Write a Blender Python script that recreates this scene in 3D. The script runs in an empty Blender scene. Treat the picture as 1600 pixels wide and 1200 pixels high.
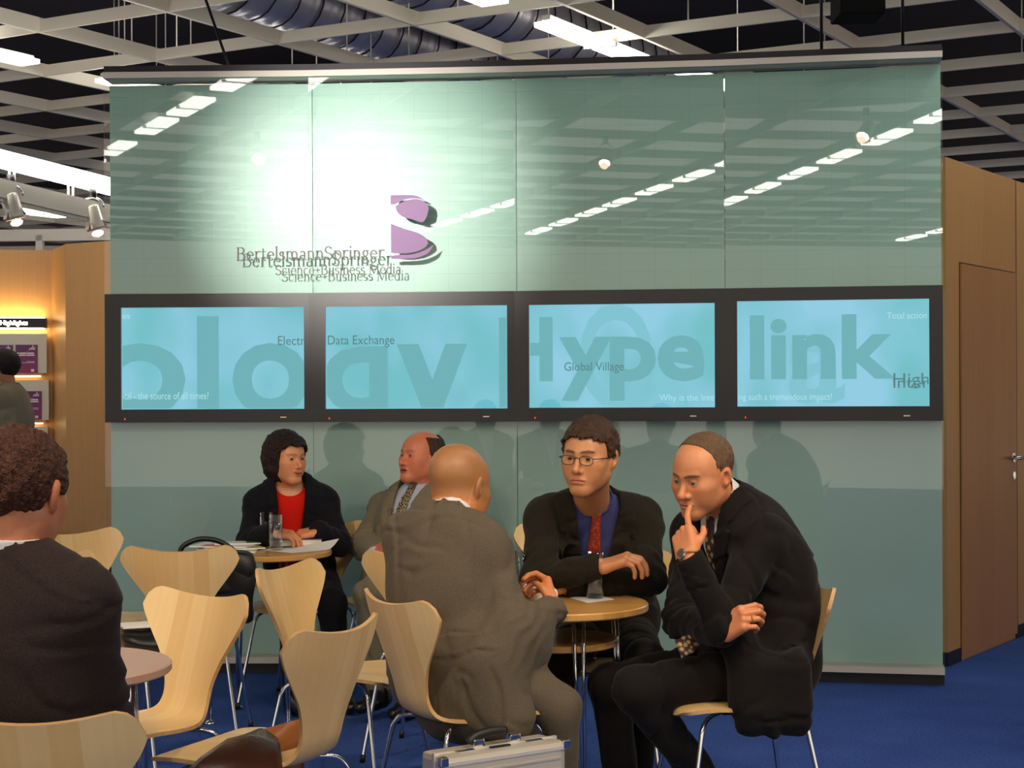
import bpy, bmesh, math, random
import numpy as np
from mathutils import Vector, Matrix
rnd = random.Random(7)
scene = bpy.context.scene
COL = scene.collection
# ------------------------------------------------------------------ camera
F_PX, Y_HOR, CAM_H, ROLL = 2580.0, 612.0, 1.40, 0.0042
cam_d = bpy.data.cameras.new('camera'); cam = bpy.data.objects.new('camera', cam_d); COL.objects.link(cam)
cam_d.sensor_width = 36; cam_d.lens = F_PX / 1600 * 36; cam_d.clip_end = 200; cam_d.clip_start = .05
cam_d.shift_y = (Y_HOR - 600) / 1600
cam.location = (0, 0, CAM_H); cam.rotation_euler = (math.pi / 2, ROLL, 0)
scene.camera = cam
# ------------------------------------------------------------------ world, exposure
world = bpy.data.worlds.new('hall_air'); scene.world = world; world.use_nodes = True
world.node_tree.nodes['Background'].inputs[0].default_value = (1.0, .90, .78, 1)
world.node_tree.nodes['Background'].inputs[1].default_value = .9
vs = scene.view_settings
vs.view_transform = 'Standard'; vs.look = 'None'; vs.gamma = 1; vs.use_curve_mapping = False
vs.exposure = 0.27
cy = scene.cycles; cy.max_bounces = 6; cy.diffuse_bounces = 2; cy.glossy_bounces = 3; cy.transmission_bounces = 7; cy.transparent_max_bounces = 16; cy.caustics_reflective = False; cy.caustics_refractive = False
cy.use_adaptive_sampling = True; cy.adaptive_threshold = .04
LUM_E = 11.0        # ceiling luminaire emission
SPOT_W = 85.0      # halogen spot power
WALLSPOT_W = 740.0

def ray(px, py):
    x = px - 800; y = py - Y_HOR
    return ((x + ROLL * y) / F_PX, 1.0, -(y - ROLL * x) / F_PX)
def A(px, py, D):
    r = ray(px, py); return Vector((r[0] * D, D, CAM_H + r[2] * D))
def AZ(px, py, z):
    r = ray(px, py); D = (z - CAM_H) / r[2]; return A(px, py, D)

# ------------------------------------------------------------------ scene-tree helpers
def wpos(o):
    p = Vector((0, 0, 0))
    while o is not None:
        p = p + o.location; o = o.parent
    return p
def tag(o, label=None, cat=None, group=None, kind=None):
    if label: o['label'] = label
    if cat: o['category'] = cat
    if group: o['group'] = group
    if kind: o['kind'] = kind
    return o
def empty(name, loc, rz=0.0):
    o = bpy.data.objects.new(name, None); COL.objects.link(o)
    o.location = loc; o.rotation_euler = (0, 0, rz); o.empty_display_size = .05
    return o
def link(name, me, mat=None, parent=None):
    o = bpy.data.objects.new(name, me); COL.objects.link(o)
    if mat is not None and len(me.materials) == 0:
        for m in (mat if isinstance(mat, (list, tuple)) else [mat]): me.materials.append(m)
    if parent is not None: o.parent = parent
    return o
def mesh(verts, faces, smooth=False, mi=None):
    me = bpy.data.meshes.new('m'); me.from_pydata([tuple(v) for v in verts], [], faces)
    if smooth: me.polygons.foreach_set('use_smooth', [True] * len(me.polygons))
    if mi is not None: me.polygons.foreach_set('material_index', mi)
    me.update(); return me
class MB:
    """collects simple shapes into one mesh"""
    def __init__(s): s.v = []; s.f = []; s.sm = []; s.mi = []
    def add(s, verts, faces, smooth=False, mi=0):
        b = len(s.v); s.v += [tuple(v) for v in verts]
        for f in faces: s.f.append([b + i for i in f]); s.sm.append(smooth); s.mi.append(mi)
    def box(s, lo, hi, M=None, mi=0, bev=0.0):
        x0, y0, z0 = lo; x1, y1, z1 = hi
        if bev <= 0:
            vs_ = [(x0, y0, z0), (x1, y0, z0), (x1, y1, z0), (x0, y1, z0), (x0, y0, z1), (x1, y0, z1), (x1, y1, z1), (x0, y1, z1)]
            fs = [(0, 3, 2, 1), (4, 5, 6, 7), (0, 1, 5, 4), (1, 2, 6, 5), (2, 3, 7, 6), (3, 0, 4, 7)]
        else:
            bm = bmesh.new(); bmesh.ops.create_cube(bm, size=1)
            for v in bm.verts: v.co = Vector(((x0 + x1) / 2 + v.co.x * (x1 - x0), (y0 + y1) / 2 + v.co.y * (y1 - y0), (z0 + z1) / 2 + v.co.z * (z1 - z0)))
            bmesh.ops.bevel(bm, geom=bm.edges[:], offset=bev, segments=2, affect='EDGES', profile=.6)
            bm.verts.index_update(); vs_ = [v.co.copy() for v in bm.verts]; fs = [[v.index for v in f.verts] for f in bm.faces]; bm.free()
        if M is not None: vs_ = [M @ Vector(v) for v in vs_]
        s.add(vs_, fs, False, mi); return s
    def tube(s, pts, r, n=10, smooth=True, cap=True, mi=0, flat=None):
        pts = [Vector(p) for p in pts]; N = len(pts)
        rs = r if isinstance(r, (list, tuple)) else [r] * N
        vs_ = []; up = None
        for i, p in enumerate(pts):
            t = (pts[min(i + 1, N - 1)] - pts[max(i - 1, 0)]).normalized()
            if up is None:
                up = Vector((0, 0, 1)) if abs(t.z) < .9 else Vector((1, 0, 0))
            a = t.cross(up)
            if a.length < 1e-5: a = t.orthogonal()
            a.normalize(); b = t.cross(a).normalized(); up = -b if False else a.cross(t)
            for k in range(n):
                an = 2 * math.pi * k / n
                vs_.append(p + (a * math.cos(an) + b * math.sin(an) * (flat or 1)) * rs[i])
        fs = []
        for i in range(N - 1):
            for k in range(n):
                fs.append((i * n + k, i * n + (k + 1) % n, (i + 1) * n + (k + 1) % n, (i + 1) * n + k))
        s.add(vs_, fs, smooth, mi)
        if cap:
            b = len(s.v) - len(vs_)
            s.f.append([b + k for k in range(n)][::-1]); s.sm.append(False); s.mi.append(mi)
            s.f.append([b + (N - 1) * n + k for k in range(n)]); s.sm.append(False); s.mi.append(mi)
        return s
    def lathe(s, prof, n=32, c=(0, 0, 0), smooth=True, mi=0, close=True):
        vs_ = []; fs = []; N = len(prof)
        for r, z in prof:
            for k in range(n):
                an = 2 * math.pi * k / n; vs_.append((c[0] + r * math.cos(an), c[1] + r * math.sin(an), c[2] + z))
        for i in range(N - 1):
            for k in range(n):
                fs.append((i * n + k, i * n + (k + 1) % n, (i + 1) * n + (k + 1) % n, (i + 1) * n + k))
        if close:
            fs.append([k for k in range(n)][::-1]); fs.append([(N - 1) * n + k for k in range(n)])
        s.add(vs_, fs, smooth, mi); return s
    def prism(s, poly, y0, y1, M=None, mi=0):
        """poly in (x,z) extruded along y"""
        n = len(poly)
        vs_ = [Vector((x, y0, z)) for x, z in poly] + [Vector((x, y1, z)) for x, z in poly]
        fs = [list(range(n)), list(range(2 * n - 1, n - 1, -1))] + [(i, i + n, (i + 1) % n + n, (i + 1) % n) for i in range(n)]
        if M is not None: vs_ = [M @ v for v in vs_]
        s.add(vs_, fs, False, mi); return s
    def me(s):
        m = mesh(s.v, s.f); m.polygons.foreach_set('use_smooth', s.sm); m.polygons.foreach_set('material_index', s.mi)
        bm = bmesh.new(); bm.from_mesh(m); bmesh.ops.recalc_face_normals(bm, faces=bm.faces[:]); bm.to_mesh(m); bm.free()
        m.update(); return m
    def build(s, name, mat, parent=None, world=False):
        if world and parent is not None:
            w = wpos(parent); s.v = [tuple(Vector(v) - w) for v in s.v]
        return link(name, s.me(), mat, parent)

# ------------------------------------------------------------------ materials
def sc(r, g, b):
    def f(c):
        c /= 255.0
        return c / 12.92 if c <= .04045 else ((c + .055) / 1.055) ** 2.4
    return (f(r), f(g), f(b), 1)
def newmat(name):
    m = bpy.data.materials.new(name); m.use_nodes = True
    nt = m.node_tree; return m, nt, nt.nodes['Principled BSDF'], nt.nodes, nt.links
def plain(name, col, rough=.5, metal=0.0, spec=.5, bump=0.0, bscale=200, emit=None, estr=0, coat=0):
    m, nt, p, N, L = newmat(name)
    p.inputs['Base Color'].default_value = col; p.inputs['Roughness'].default_value = rough
    p.inputs['Metallic'].default_value = metal; p.inputs['Specular IOR Level'].default_value = spec
    p.inputs['Coat Weight'].default_value = coat
    if emit: p.inputs['Emission Color'].default_value = emit; p.inputs['Emission Strength'].default_value = estr
    tc = N.new('ShaderNodeTexCoord'); n = N.new('ShaderNodeTexNoise'); n.inputs['Scale'].default_value = bscale
    L.new(tc.outputs['Object'], n.inputs['Vector'])
    if bump > 0:
        b = N.new('ShaderNodeBump'); b.inputs['Strength'].default_value = bump; b.inputs['Distance'].default_value = .002
        L.new(n.outputs['Fac'], b.inputs['Height']); L.new(b.outputs['Normal'], p.inputs['Normal'])
    else:
        mr = N.new('ShaderNodeMapRange'); mr.inputs[3].default_value = max(0, rough - .04); mr.inputs[4].default_value = min(1, rough + .04)
        L.new(n.outputs['Fac'], mr.inputs[0]); L.new(mr.outputs[0], p.inputs['Roughness'])
    return m
def emis(name, col, strength):
    m = bpy.data.materials.new(name); m.use_nodes = True; nt = m.node_tree; nt.nodes.clear()
    e = nt.nodes.new('ShaderNodeEmission'); o = nt.nodes.new('ShaderNodeOutputMaterial')
    e.inputs[0].default_value = col; e.inputs[1].default_value = strength; nt.links.new(e.outputs[0], o.inputs[0]); return m
def wood(name, c1, c2, axis='Z', band=9.0, rough=.42, grain=55.0, tone=.5):
    """veneer: strips of slightly different tone plus fine grain running along axis"""
    m, nt, p, N, L = newmat(name)
    tc = N.new('ShaderNodeTexCoord'); sep = N.new('ShaderNodeSeparateXYZ'); L.new(tc.outputs['Object'], sep.inputs[0])
    mp = N.new('ShaderNodeMapping'); L.new(tc.outputs['Object'], mp.inputs[0])
    mp.inputs['Scale'].default_value = {'Z': (grain, grain, grain * .04), 'Y': (grain, grain * .04, grain), 'YZ': (grain, grain * .05, grain * .05), 'X': (grain * .04, grain, grain)}[axis]
    n = N.new('ShaderNodeTexNoise'); n.inputs['Scale'].default_value = 1; n.inputs['Detail'].default_value = 5; L.new(mp.outputs[0], n.inputs[0])
    fl = N.new('ShaderNodeMath'); fl.operation = 'MULTIPLY'; fl.inputs[1].default_value = band; L.new(sep.outputs[{'Z': 'X', 'YZ': 'X', 'Y': 'X', 'X': 'Y'}[axis]], fl.inputs[0])
    f2 = N.new('ShaderNodeMath'); f2.operation = 'FLOOR'; L.new(fl.outputs[0], f2.inputs[0])
    wn = N.new('ShaderNodeTexWhiteNoise'); wn.noise_dimensions = '1D'; L.new(f2.outputs[0], wn.inputs['W'])
    mx = N.new('ShaderNodeMath'); mx.operation = 'MULTIPLY_ADD'; mx.inputs[1].default_value = tone; L.new(wn.outputs['Value'], mx.inputs[0])
    ml = N.new('ShaderNodeMath'); ml.operation = 'MULTIPLY'; ml.inputs[1].default_value = 1 - tone; L.new(n.outputs['Fac'], ml.inputs[0]); L.new(ml.outputs[0], mx.inputs[2])
    cr = N.new('ShaderNodeValToRGB'); cr.color_ramp.elements[0].color = c2; cr.color_ramp.elements[1].color = c1
    cr.color_ramp.elements[0].position = .1; cr.color_ramp.elements[1].position = .8
    L.new(mx.outputs[0], cr.inputs[0]); L.new(cr.outputs[0], p.inputs['Base Color']); p.inputs['Roughness'].default_value = rough
    return m
def cloth(name, c1, c2, scale=350.0, rough=.95, bump=.25, big=7.0):
    m, nt, p, N, L = newmat(name)
    tc = N.new('ShaderNodeTexCoord')
    n = N.new('ShaderNodeTexNoise'); n.inputs['Scale'].default_value = scale; n.inputs['Detail'].default_value = 3; L.new(tc.outputs['Object'], n.inputs[0])
    n2 = N.new('ShaderNodeTexNoise'); n2.inputs['Scale'].default_value = big; n2.inputs['Detail'].default_value = 4; L.new(tc.outputs['Object'], n2.inputs[0])
    cr = N.new('ShaderNodeValToRGB'); cr.color_ramp.elements[0].color = c2; cr.color_ramp.elements[1].color = c1
    cr.color_ramp.elements[0].position = .3; cr.color_ramp.elements[1].position = .72
    L.new(n.outputs['Fac'], cr.inputs[0]); L.new(cr.outputs[0], p.inputs['Base Color'])
    p.inputs['Roughness'].default_value = rough; p.inputs['Specular IOR Level'].default_value = .15
    p.inputs['Sheen Weight'].default_value = .08; p.inputs['Sheen Roughness'].default_value = .4
    ad = N.new('ShaderNodeMath'); ad.operation = 'MULTIPLY_ADD'; ad.inputs[1].default_value = 3.0; L.new(n2.outputs['Fac'], ad.inputs[0]); L.new(n.outputs['Fac'], ad.inputs[2])
    b = N.new('ShaderNodeBump'); b.inputs['Strength'].default_value = bump; b.inputs['Distance'].default_value = .004
    L.new(ad.outputs[0], b.inputs['Height']); L.new(b.outputs['Normal'], p.inputs['Normal'])
    return m
def glassmat(name, ior=1.5, tint=(1, 1, 1, 1), rough=0.0, power=5.0):
    """thin sheet: clear transmission plus Fresnel reflection"""
    m = bpy.data.materials.new(name); m.use_nodes = True; nt = m.node_tree; nt.nodes.clear(); N = nt.nodes; L = nt.links
    t = N.new('ShaderNodeBsdfTransparent'); t.inputs[0].default_value = tint
    g = N.new('ShaderNodeBsdfGlossy'); g.inputs['Roughness'].default_value = rough; g.inputs[0].default_value = (1, 1, 1, 1)
    lw = N.new('ShaderNodeLayerWeight'); lw.inputs[0].default_value = .5          # Schlick: same on both faces of the thin sheet
    pw = N.new('ShaderNodeMath'); pw.operation = 'POWER'; pw.inputs[1].default_value = power; L.new(lw.outputs['Facing'], pw.inputs[0])
    f0 = ((ior - 1) / (ior + 1)) ** 2; fr = N.new('ShaderNodeMath'); fr.operation = 'MULTIPLY_ADD'; fr.inputs[1].default_value = 1 - f0; fr.inputs[2].default_value = f0; L.new(pw.outputs[0], fr.inputs[0])
    mx = N.new('ShaderNodeMixShader'); o = N.new('ShaderNodeOutputMaterial')
    L.new(fr.outputs[0], mx.inputs[0]); L.new(t.outputs[0], mx.inputs[1]); L.new(g.outputs[0], mx.inputs[2]); L.new(mx.outputs[0], o.inputs[0])
    return m
def realglass(name, col=(1, 1, 1, 1), ior=1.47):
    m, nt, p, N, L = newmat(name)
    p.inputs['Base Color'].default_value = col; p.inputs['Transmission Weight'].default_value = 1
    p.inputs['Roughness'].default_value = 0.0; p.inputs['IOR'].default_value = ior
    return m
M_BEAM = plain('white_lacquer', sc(248, 238, 218), .6)
M_WHITE = plain('white_paint', sc(222, 216, 206), .6)
M_LUM = emis('tube_light', (1, .97, .90, 1), LUM_E)
M_HOUS = plain('lamp_housing', sc(190, 186, 180), .5)
M_BLACK = plain('black_plastic', sc(16, 16, 18), .45)
M_CHROME = plain('chrome', (.75, .75, .76, 1), .12, 1.0)
M_ALU = plain('brushed_aluminium', sc(214, 206, 192), .42, .55)
M_DARKMET = plain('dark_metal', sc(40, 38, 42), .45, .6)
M_WOODW = wood('beech_panel', sc(206, 158, 98), sc(190, 138, 80), 'Z', 1.7, .42, 40, .35)
M_DOOR = wood('door_veneer', sc(192, 138, 84), sc(178, 122, 70), 'Z', 4.0, .4, 45, .3)
M_CHAIR = wood('beech_veneer', sc(240, 210, 154), sc(224, 184, 120), 'YZ', 17.0, .36, 70, .55)
M_PLY = wood('plywood_edge', sc(226, 190, 132), sc(176, 124, 70), 'X', 4.0, .5, 60, .3)
M_TABLE = wood('beech_tabletop', sc(216, 168, 96), sc(196, 142, 74), 'X', 12.0, .25, 40, .3)
M_NAVY = plain('navy_plinth', sc(20, 24, 48), .6)
# ================================================================== the setting
# floor
def carpet():
    m, nt, p, N, L = newmat('blue_carpet')
    tc = N.new('ShaderNodeTexCoord'); n = N.new('ShaderNodeTexNoise'); n.inputs['Scale'].default_value = 90; n.inputs['Detail'].default_value = 6
    n2 = N.new('ShaderNodeTexNoise'); n2.inputs['Scale'].default_value = 3; L.new(tc.outputs['Object'], n.inputs[0]); L.new(tc.outputs['Object'], n2.inputs[0])
    ad = N.new('ShaderNodeMath'); ad.operation = 'MULTIPLY_ADD'; ad.inputs[1].default_value = .35; L.new(n2.outputs['Fac'], ad.inputs[0]); L.new(n.outputs['Fac'], ad.inputs[2])
    cr = N.new('ShaderNodeValToRGB'); cr.color_ramp.elements[0].color = sc(44, 68, 132); cr.color_ramp.elements[1].color = sc(74, 104, 178)
    cr.color_ramp.elements[0].position = .4; cr.color_ramp.elements[1].position = .95
    L.new(ad.outputs[0], cr.inputs[0]); L.new(cr.outputs[0], p.inputs['Base Color']); p.inputs['Roughness'].default_value = 1; p.inputs['Specular IOR Level'].default_value = .1
    b = N.new('ShaderNodeBump'); b.inputs['Strength'].default_value = .5; b.inputs['Distance'].default_value = .004; L.new(n.outputs['Fac'], b.inputs['Height']); L.new(b.outputs[0], p.inputs['Normal'])
    return m
o = MB().box((-16, -8, -.1), (16, 46, 0)).build('floor', carpet()); tag(o, kind='structure')
# hall shell high above and far behind
M_DECK = plain('dark_roof_deck', sc(34, 30, 44), .9)
ceil = MB().box((-26, -17, 7.0), (26, 46, 7.2)).build('ceiling', M_DECK); tag(ceil, kind='structure')
o = MB().box((-26, 45.5, 0), (26, 46, 7.0)).build('wall_back', plain('far_wall', sc(96, 84, 84), .9)); tag(o, kind='structure')
for x_, nm in ((-22.2, 'wall_hall_left'), (22, 'wall_hall_right')):
    o = MB().box((x_, 6, 0), (x_ + .2, 45.5, 7.0)).build(nm, plain('hall_side_wall', sc(150, 142, 138), .9)); tag(o, kind='structure')
# suspended lattice: square grid of thin blades, rotated 30 degrees
GT = math.radians(30); GZ = 3.97; GS = 1.2
U0, V0 = -3.98, 8.5
def uv(u, v, z=GZ):
    return Vector((u * math.cos(GT) + v * math.sin(GT), -u * math.sin(GT) + v * math.cos(GT), z))
def blade(p, q, h, t, name):
    d = (q - p); Ln = d.length; ang = math.atan2(d.y, d.x)
    o = MB().box((0, -t / 2, 0), (Ln, t / 2, h)).build(name, M_BEAM, ceil); o.location = p; o.rotation_euler = (0, 0, ang); return o
for k in range(-14, 8):                       # blades running away to the right
    u = U0 + GS * k
    blade(uv(u, -13, GZ), uv(u, 30, GZ), .105, .03, 'grid_blade')
for k in range(-18, 19):                      # cross blades
    v = V0 + GS * k
    blade(uv(-20.8, v, GZ + .002), uv(8, v, GZ + .002), .088, .022, 'grid_blade')
# hanger rods in view
for k in range(-9, 3):
    for j in range(0, 5):
        for dd in (((.3, .1),) if (k + j) % 2 else ((.8, -.06),)):
            p = uv(U0 + GS * (k + dd[0]), V0 + GS * j, GZ + .08)
            x = 800 + F_PX * p.x / p.y
            if p.y > 5 and -60 < x < 1660:
                MB().tube([p, p + Vector((0, 0, 2.9))], .006, 5).build('hanger_rod', M_BEAM, ceil)
# roof girders and sloping grey panels above the lattice on the right
MG = plain('mauve_grey_steel', sc(128, 114, 128), .8)
for (u, v0, v1, z) in ((1.6, 10.5, 22, 5.2), (4.2, 12, 26, 5.6), (-0.6, 16, 30, 5.4)):
    p, q = uv(v0 * 0 + u - 3.2, v0, z), uv(u + 2.5, v1 - 4, z)
    d = q - p
    o = MB().box((0, -.45, 0), (d.length, .45, .25)).build('roof_girder', MG, ceil); o.location = p; o.rotation_euler = (0, 0, math.atan2(d.y, d.x))
# ribbed air ducts
M_DUCT = plain('duct_foil', (.55, .52, .56, 1), .38, .6)
def duct(u, z, r, v0, v1, label):
    root = empty('air_duct', uv(u, v0, z)); tag(root, label, 'duct')
    b = MB(); n = int((v1 - v0) / .05); pts = []; rs = []
    for i in range(n + 1):
        t = i / n; pts.append(uv(u, v0 + (v1 - v0) * t, z) + Vector((0, 0, .03 * math.sin(t * 9)))); rs.append(r + .014 * math.sin(i * math.pi * .8))
    b.tube(pts, rs, 20); b.build('duct_hose', M_DUCT, root, world=True)
    for i in range(0, n, 6):
        c = pts[i]; d = Vector((math.sin(GT), math.cos(GT), 0)); a = Vector((math.cos(GT), -math.sin(GT), 0))
        ring = [c + (a * math.cos(2 * math.pi * k / 20) + Vector((0, 0, 1)) * math.sin(2 * math.pi * k / 20)) * (r + .02) for k in range(21)]
        MB().tube(ring, .008, 5, cap=False).build('duct_ring', M_DARKMET, root, world=True)
duct(-8.65, 4.75, .30, 9.5, 17.5, 'ribbed silver air duct above the ceiling lattice, further left of the two')
duct(-7.25, 4.75, .30, 9.5, 17.5, 'ribbed silver air duct above the ceiling lattice, further right of the two')
# ceiling luminaires (tube lights lying in the lattice)
def lum_proto():
    hb = MB(); hb.box((-.035, -.47, .012), (.035, .47, .05), bev=.01)
    return hb.me(), MB().box((-.10, -.46, -.022), (.10, .46, .012), bev=.006).me(), MB().box((-.13, -.008, -.03), (.13, .008, .0)).me()
LH, LD, LB = lum_proto()
def luminaire(u, v, label, group=None, z=None, L=1.0):
    root = empty('ceiling_light', uv(u, v, GZ - .06 if z is None else z), -GT); tag(root, label, 'ceiling light', group)
    for nm, me, mt in (('housing', LH, M_HOUS), ('diffuser', LD, M_LUM), ('lamp_bridge', LB, M_WHITE)):
        o = link(nm, me, mt, root); o.scale = (1, L, 1)
    return root
luminaire(-9.4, 8.55, 'long tube light at the left edge of the photo, nearest of its row')
luminaire(-9.4, 10.25, 'tube light just touching the top left corner of the glass wall')
luminaire(-5.4, 8.7, 'tube light at the top edge of the photo left of the long one')
luminaire(-5.4, 10.65, 'long bright tube light above the middle of the glass wall', L=1.75)
luminaire(-17.2, 16.6, 'small far tube light between the two hanging halogen spots')
luminaire(-17.3, 18.2, 'small far tube light behind the right hanging halogen spot')
for u, vlist in ((-5.4, (12.6, 14.0, 15.4, 16.8, 18.2, 20.0, 22.0)), (-9.4, (2.4, 3.8, 5.2, 6.6, 11.9, 13.3, 14.7, 16.1, 18.0, 20.0)), (-13.4, (5.0, 6.4, 7.8, 9.2, 10.6, 14.9, 16.3, 17.7, 19.1)), (-1.4, (3.6, 5.0, 6.4, 7.8, 9.2, 10.6, 12.0, 13.4, 15.0, 17.0))):
    for v in vlist: luminaire(u, v, 'added tube light out of view, brightening the ceiling lattice', 'added tube lights out of view', z=GZ)  # unseen extra lamps, added to brighten the lattice and the hall
for u, vlist in ((-3.7, (-9.9, -8.5, -7.1, -5.7, -4.3, -2.9, -1.3, -.1, 1.3, 2.7)), (.95, (-10.5, -9.1, -7.7, -6.4, -5.0, -3.6, -2.2, -.8, .6, 2.0, 3.4)), (5.5, (-11.3, -10.0, -8.6, -7.2, -5.8, -4.4, -3.0, -1.6, -.2, 1.2))):
    for v in vlist: luminaire(u, v, 'tube light of the hall ceiling mirrored in the glass wall', 'tube lights behind the viewer', z=GZ)

# ------------------------------------------------------------------ glass video wall: four flat bays, slightly concave
PW = 1.03; PTS = [Vector((-2.03, 8.35, 0))]; ANG = [math.radians(-6.2 + (1.5 - k) * 3.0) for k in range(4)]
for a in ANG: PTS.append(PTS[-1] + Vector((math.cos(a), math.sin(a), 0)) * PW)
GAP = .11                                    # glass stands this far in front of the film
Z_TOP, Z_S1, Z_S0, Z_BOT = 3.0, 1.895, 1.255, .055
def bayM(k): return Matrix.Translation(PTS[k]) @ Matrix.Rotation(ANG[k], 4, 'Z')
def onbay(k, px, py, off=0.0):
    """where the sight line through a pixel meets bay k (offset towards the viewer) -> (s, z)"""
    r = Vector(ray(px, py)); n = Vector((math.sin(ANG[k]), -math.cos(ANG[k]), 0)); p0 = PTS[k] + n * off
    t = p0.dot(n) / r.dot(n); q = Vector((0, 0, CAM_H)) + r * t
    return (q - PTS[k]).dot(Vector((math.cos(ANG[k]), math.sin(ANG[k]), 0))), q.z
def film(name, c, lines=True, rough=.42):
    m, nt, p, N, L = newmat(name)
    tc = N.new('ShaderNodeTexCoord'); n = N.new('ShaderNodeTexNoise'); n.inputs['Scale'].default_value = 1.3; n.inputs['Detail'].default_value = 2; L.new(tc.outputs['Object'], n.inputs[0])
    cr = N.new('ShaderNodeValToRGB'); cr.color_ramp.elements[0].color = tuple(x * .88 for x in c[:3]) + (1,); cr.color_ramp.elements[1].color = tuple(x * 1.1 for x in c[:3]) + (1,)
    L.new(n.outputs['Fac'], cr.inputs[0]); src = cr.outputs[0]
    if lines:
        sep = N.new('ShaderNodeSeparateXYZ'); L.new(tc.outputs['Object'], sep.inputs[0]); msk = None
        for ax, sp in (('X', .172), ('Z', .0905)):
            a = N.new('ShaderNodeMath'); a.operation = 'PINGPONG'; a.inputs[1].default_value = sp / 2; L.new(sep.outputs[ax], a.inputs[0])
            b = N.new('ShaderNodeMath'); b.operation = 'LESS_THAN'; b.inputs[1].default_value = .0016; L.new(a.outputs[0], b.inputs[0])
            if msk is None: msk = b.outputs[0]
            else:
                c_ = N.new('ShaderNodeMath'); c_.operation = 'MAXIMUM'; L.new(msk, c_.inputs[0]); L.new(b.outputs[0], c_.inputs[1]); msk = c_.outputs[0]
        sm = N.new('ShaderNodeMath'); sm.operation = 'MULTIPLY'; sm.inputs[1].default_value = .13; L.new(msk, sm.inputs[0])
        mx = N.new('ShaderNodeMixRGB'); mx.inputs[2].default_value = (.03, .05, .05, 1); L.new(sm.outputs[0], mx.inputs[0]); L.new(src, mx.inputs[1]); src = mx.outputs[0]
    L.new(src, p.inputs['Base Color']); p.inputs['Roughness'].default_value = rough; p.inputs['Specular IOR Level'].default_value = .5
    return m
M_FILM = film('teal_film', sc(146, 194, 176), True, .38)
M_FILM2 = film('teal_film_lower', sc(158, 194, 182), False, .45)
M_GLASS = glassmat('clear_glass_sheet', 1.45)
M_BEZEL = plain('display_bezel', sc(30, 29, 31), .35)
M_PURPLE = plain('purple_print', sc(120, 78, 130), .5)
M_INK = plain('grey_ink', sc(70, 62, 62), .5)
SCR = [(191, 476, 476, 636), (510, 793, 477, 638), (828, 1117, 477, 639), (1153, 1452, 474, 640)]
def screenmat(name, seed):
    m = bpy.data.materials.new(name); m.use_nodes = True; nt = m.node_tree; nt.nodes.clear(); N = nt.nodes; L = nt.links
    tc = N.new('ShaderNodeTexCoord'); mp = N.new('ShaderNodeMapping'); mp.inputs['Location'].default_value = (seed * 3.1, seed, 0); mp.inputs['Scale'].default_value = (2.2, 1, 1.6); L.new(tc.outputs['Object'], mp.inputs[0])
    n = N.new('ShaderNodeTexNoise'); n.inputs['Scale'].default_value = 1.5; n.inputs['Detail'].default_value = 1.5; L.new(mp.outputs[0], n.inputs[0])
    cr = N.new('ShaderNodeValToRGB'); cr.color_ramp.elements[0].color = sc(96, 186, 196); cr.color_ramp.elements[1].color = sc(132, 200, 226)
    cr.color_ramp.elements[0].position = .35; cr.color_ramp.elements[1].position = .65
    e = N.new('ShaderNodeEmission'); e.inputs[1].default_value = SCREEN_E; o = N.new('ShaderNodeOutputMaterial')
    L.new(n.outputs['Fac'], cr.inputs[0]); L.new(cr.outputs[0], e.inputs[0]); L.new(e.outputs[0], o.inputs[0]); return m
SCREEN_E = .84
M_SCR = [screenmat('screen_picture', k) for k in range(4)]
EM_BIG = emis('screen_letter_teal', sc(88, 170, 178), SCREEN_E)
EM_BIG2 = emis('screen_letter_pale', sc(112, 190, 206), SCREEN_E)
EM_DK = emis('screen_text_dark', sc(56, 116, 122), SCREEN_E)
EM_LT = emis('screen_text_light', sc(166, 222, 232), SCREEN_E)
def textmesh(body, size, bold=0.0, sx=1.0):
    cu = bpy.data.curves.new('t', 'FONT'); cu.body = body; cu.size = size; cu.offset = bold; cu.resolution_u = 4
    ob = bpy.data.objects.new('t', cu); COL.objects.link(ob)
    dg = bpy.context.evaluated_depsgraph_get(); me = bpy.data.meshes.new_from_object(ob.evaluated_get(dg))
    bpy.data.objects.remove(ob); bpy.data.curves.remove(cu)
    return [(v.co.x * sx, v.co.y) for v in me.vertices], [list(p.vertices) for p in me.polygons]
def screen_text(k, body, px0, px1, py_base, py_top, mat, name, parent, off, bold=0.0, capref='H'):
    """letters laid on screen k so that they span px0..px1 and stand on py_base; cut at the picture's edge"""
    s0, z0 = onbay(k, px0, py_base, off); s1, z1 = onbay(k, px1, py_base, off); _, zt = onbay(k, px0, py_top, off)
    vs_, fs = textmesh(body, 1.0, bold); cv, _ = textmesh(capref, 1.0, bold)
    w0 = min(v[0] for v in vs_); w1 = max(v[0] for v in vs_); hh = max(v[1] for v in cv)
    kx = (s1 - s0) / (w1 - w0); kz = (zt - z0) / hh
    pts = [Vector((s0 + (x - w0) * kx, 0, z0 + y * kz)) for x, y in vs_]
    bm = bmesh.new(); bv = [bm.verts.new(p) for p in pts]
    for f in fs:
        try: bm.faces.new([bv[i] for i in f])
        except ValueError: pass
    X0, X1, Y0, Y1 = SCR[k]
    a, zt_ = onbay(k, X0, Y0, off); b, zb_ = onbay(k, X1, Y1, off)
    for co, no in (((a + .004, 0, 0), (-1, 0, 0)), ((b - .004, 0, 0), (1, 0, 0)), ((0, 0, zb_ + .004), (0, 0, -1)), ((0, 0, zt_ - .004), (0, 0, 1))):
        bmesh.ops.bisect_plane(bm, geom=bm.verts[:] + bm.edges[:] + bm.faces[:], plane_co=co, plane_no=no, clear_outer=True)
    me = bpy.data.meshes.new('m'); bm.to_mesh(me); bm.free()
    o = link(name, me, mat, parent); o.location = (0, -off, 0); return o
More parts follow.
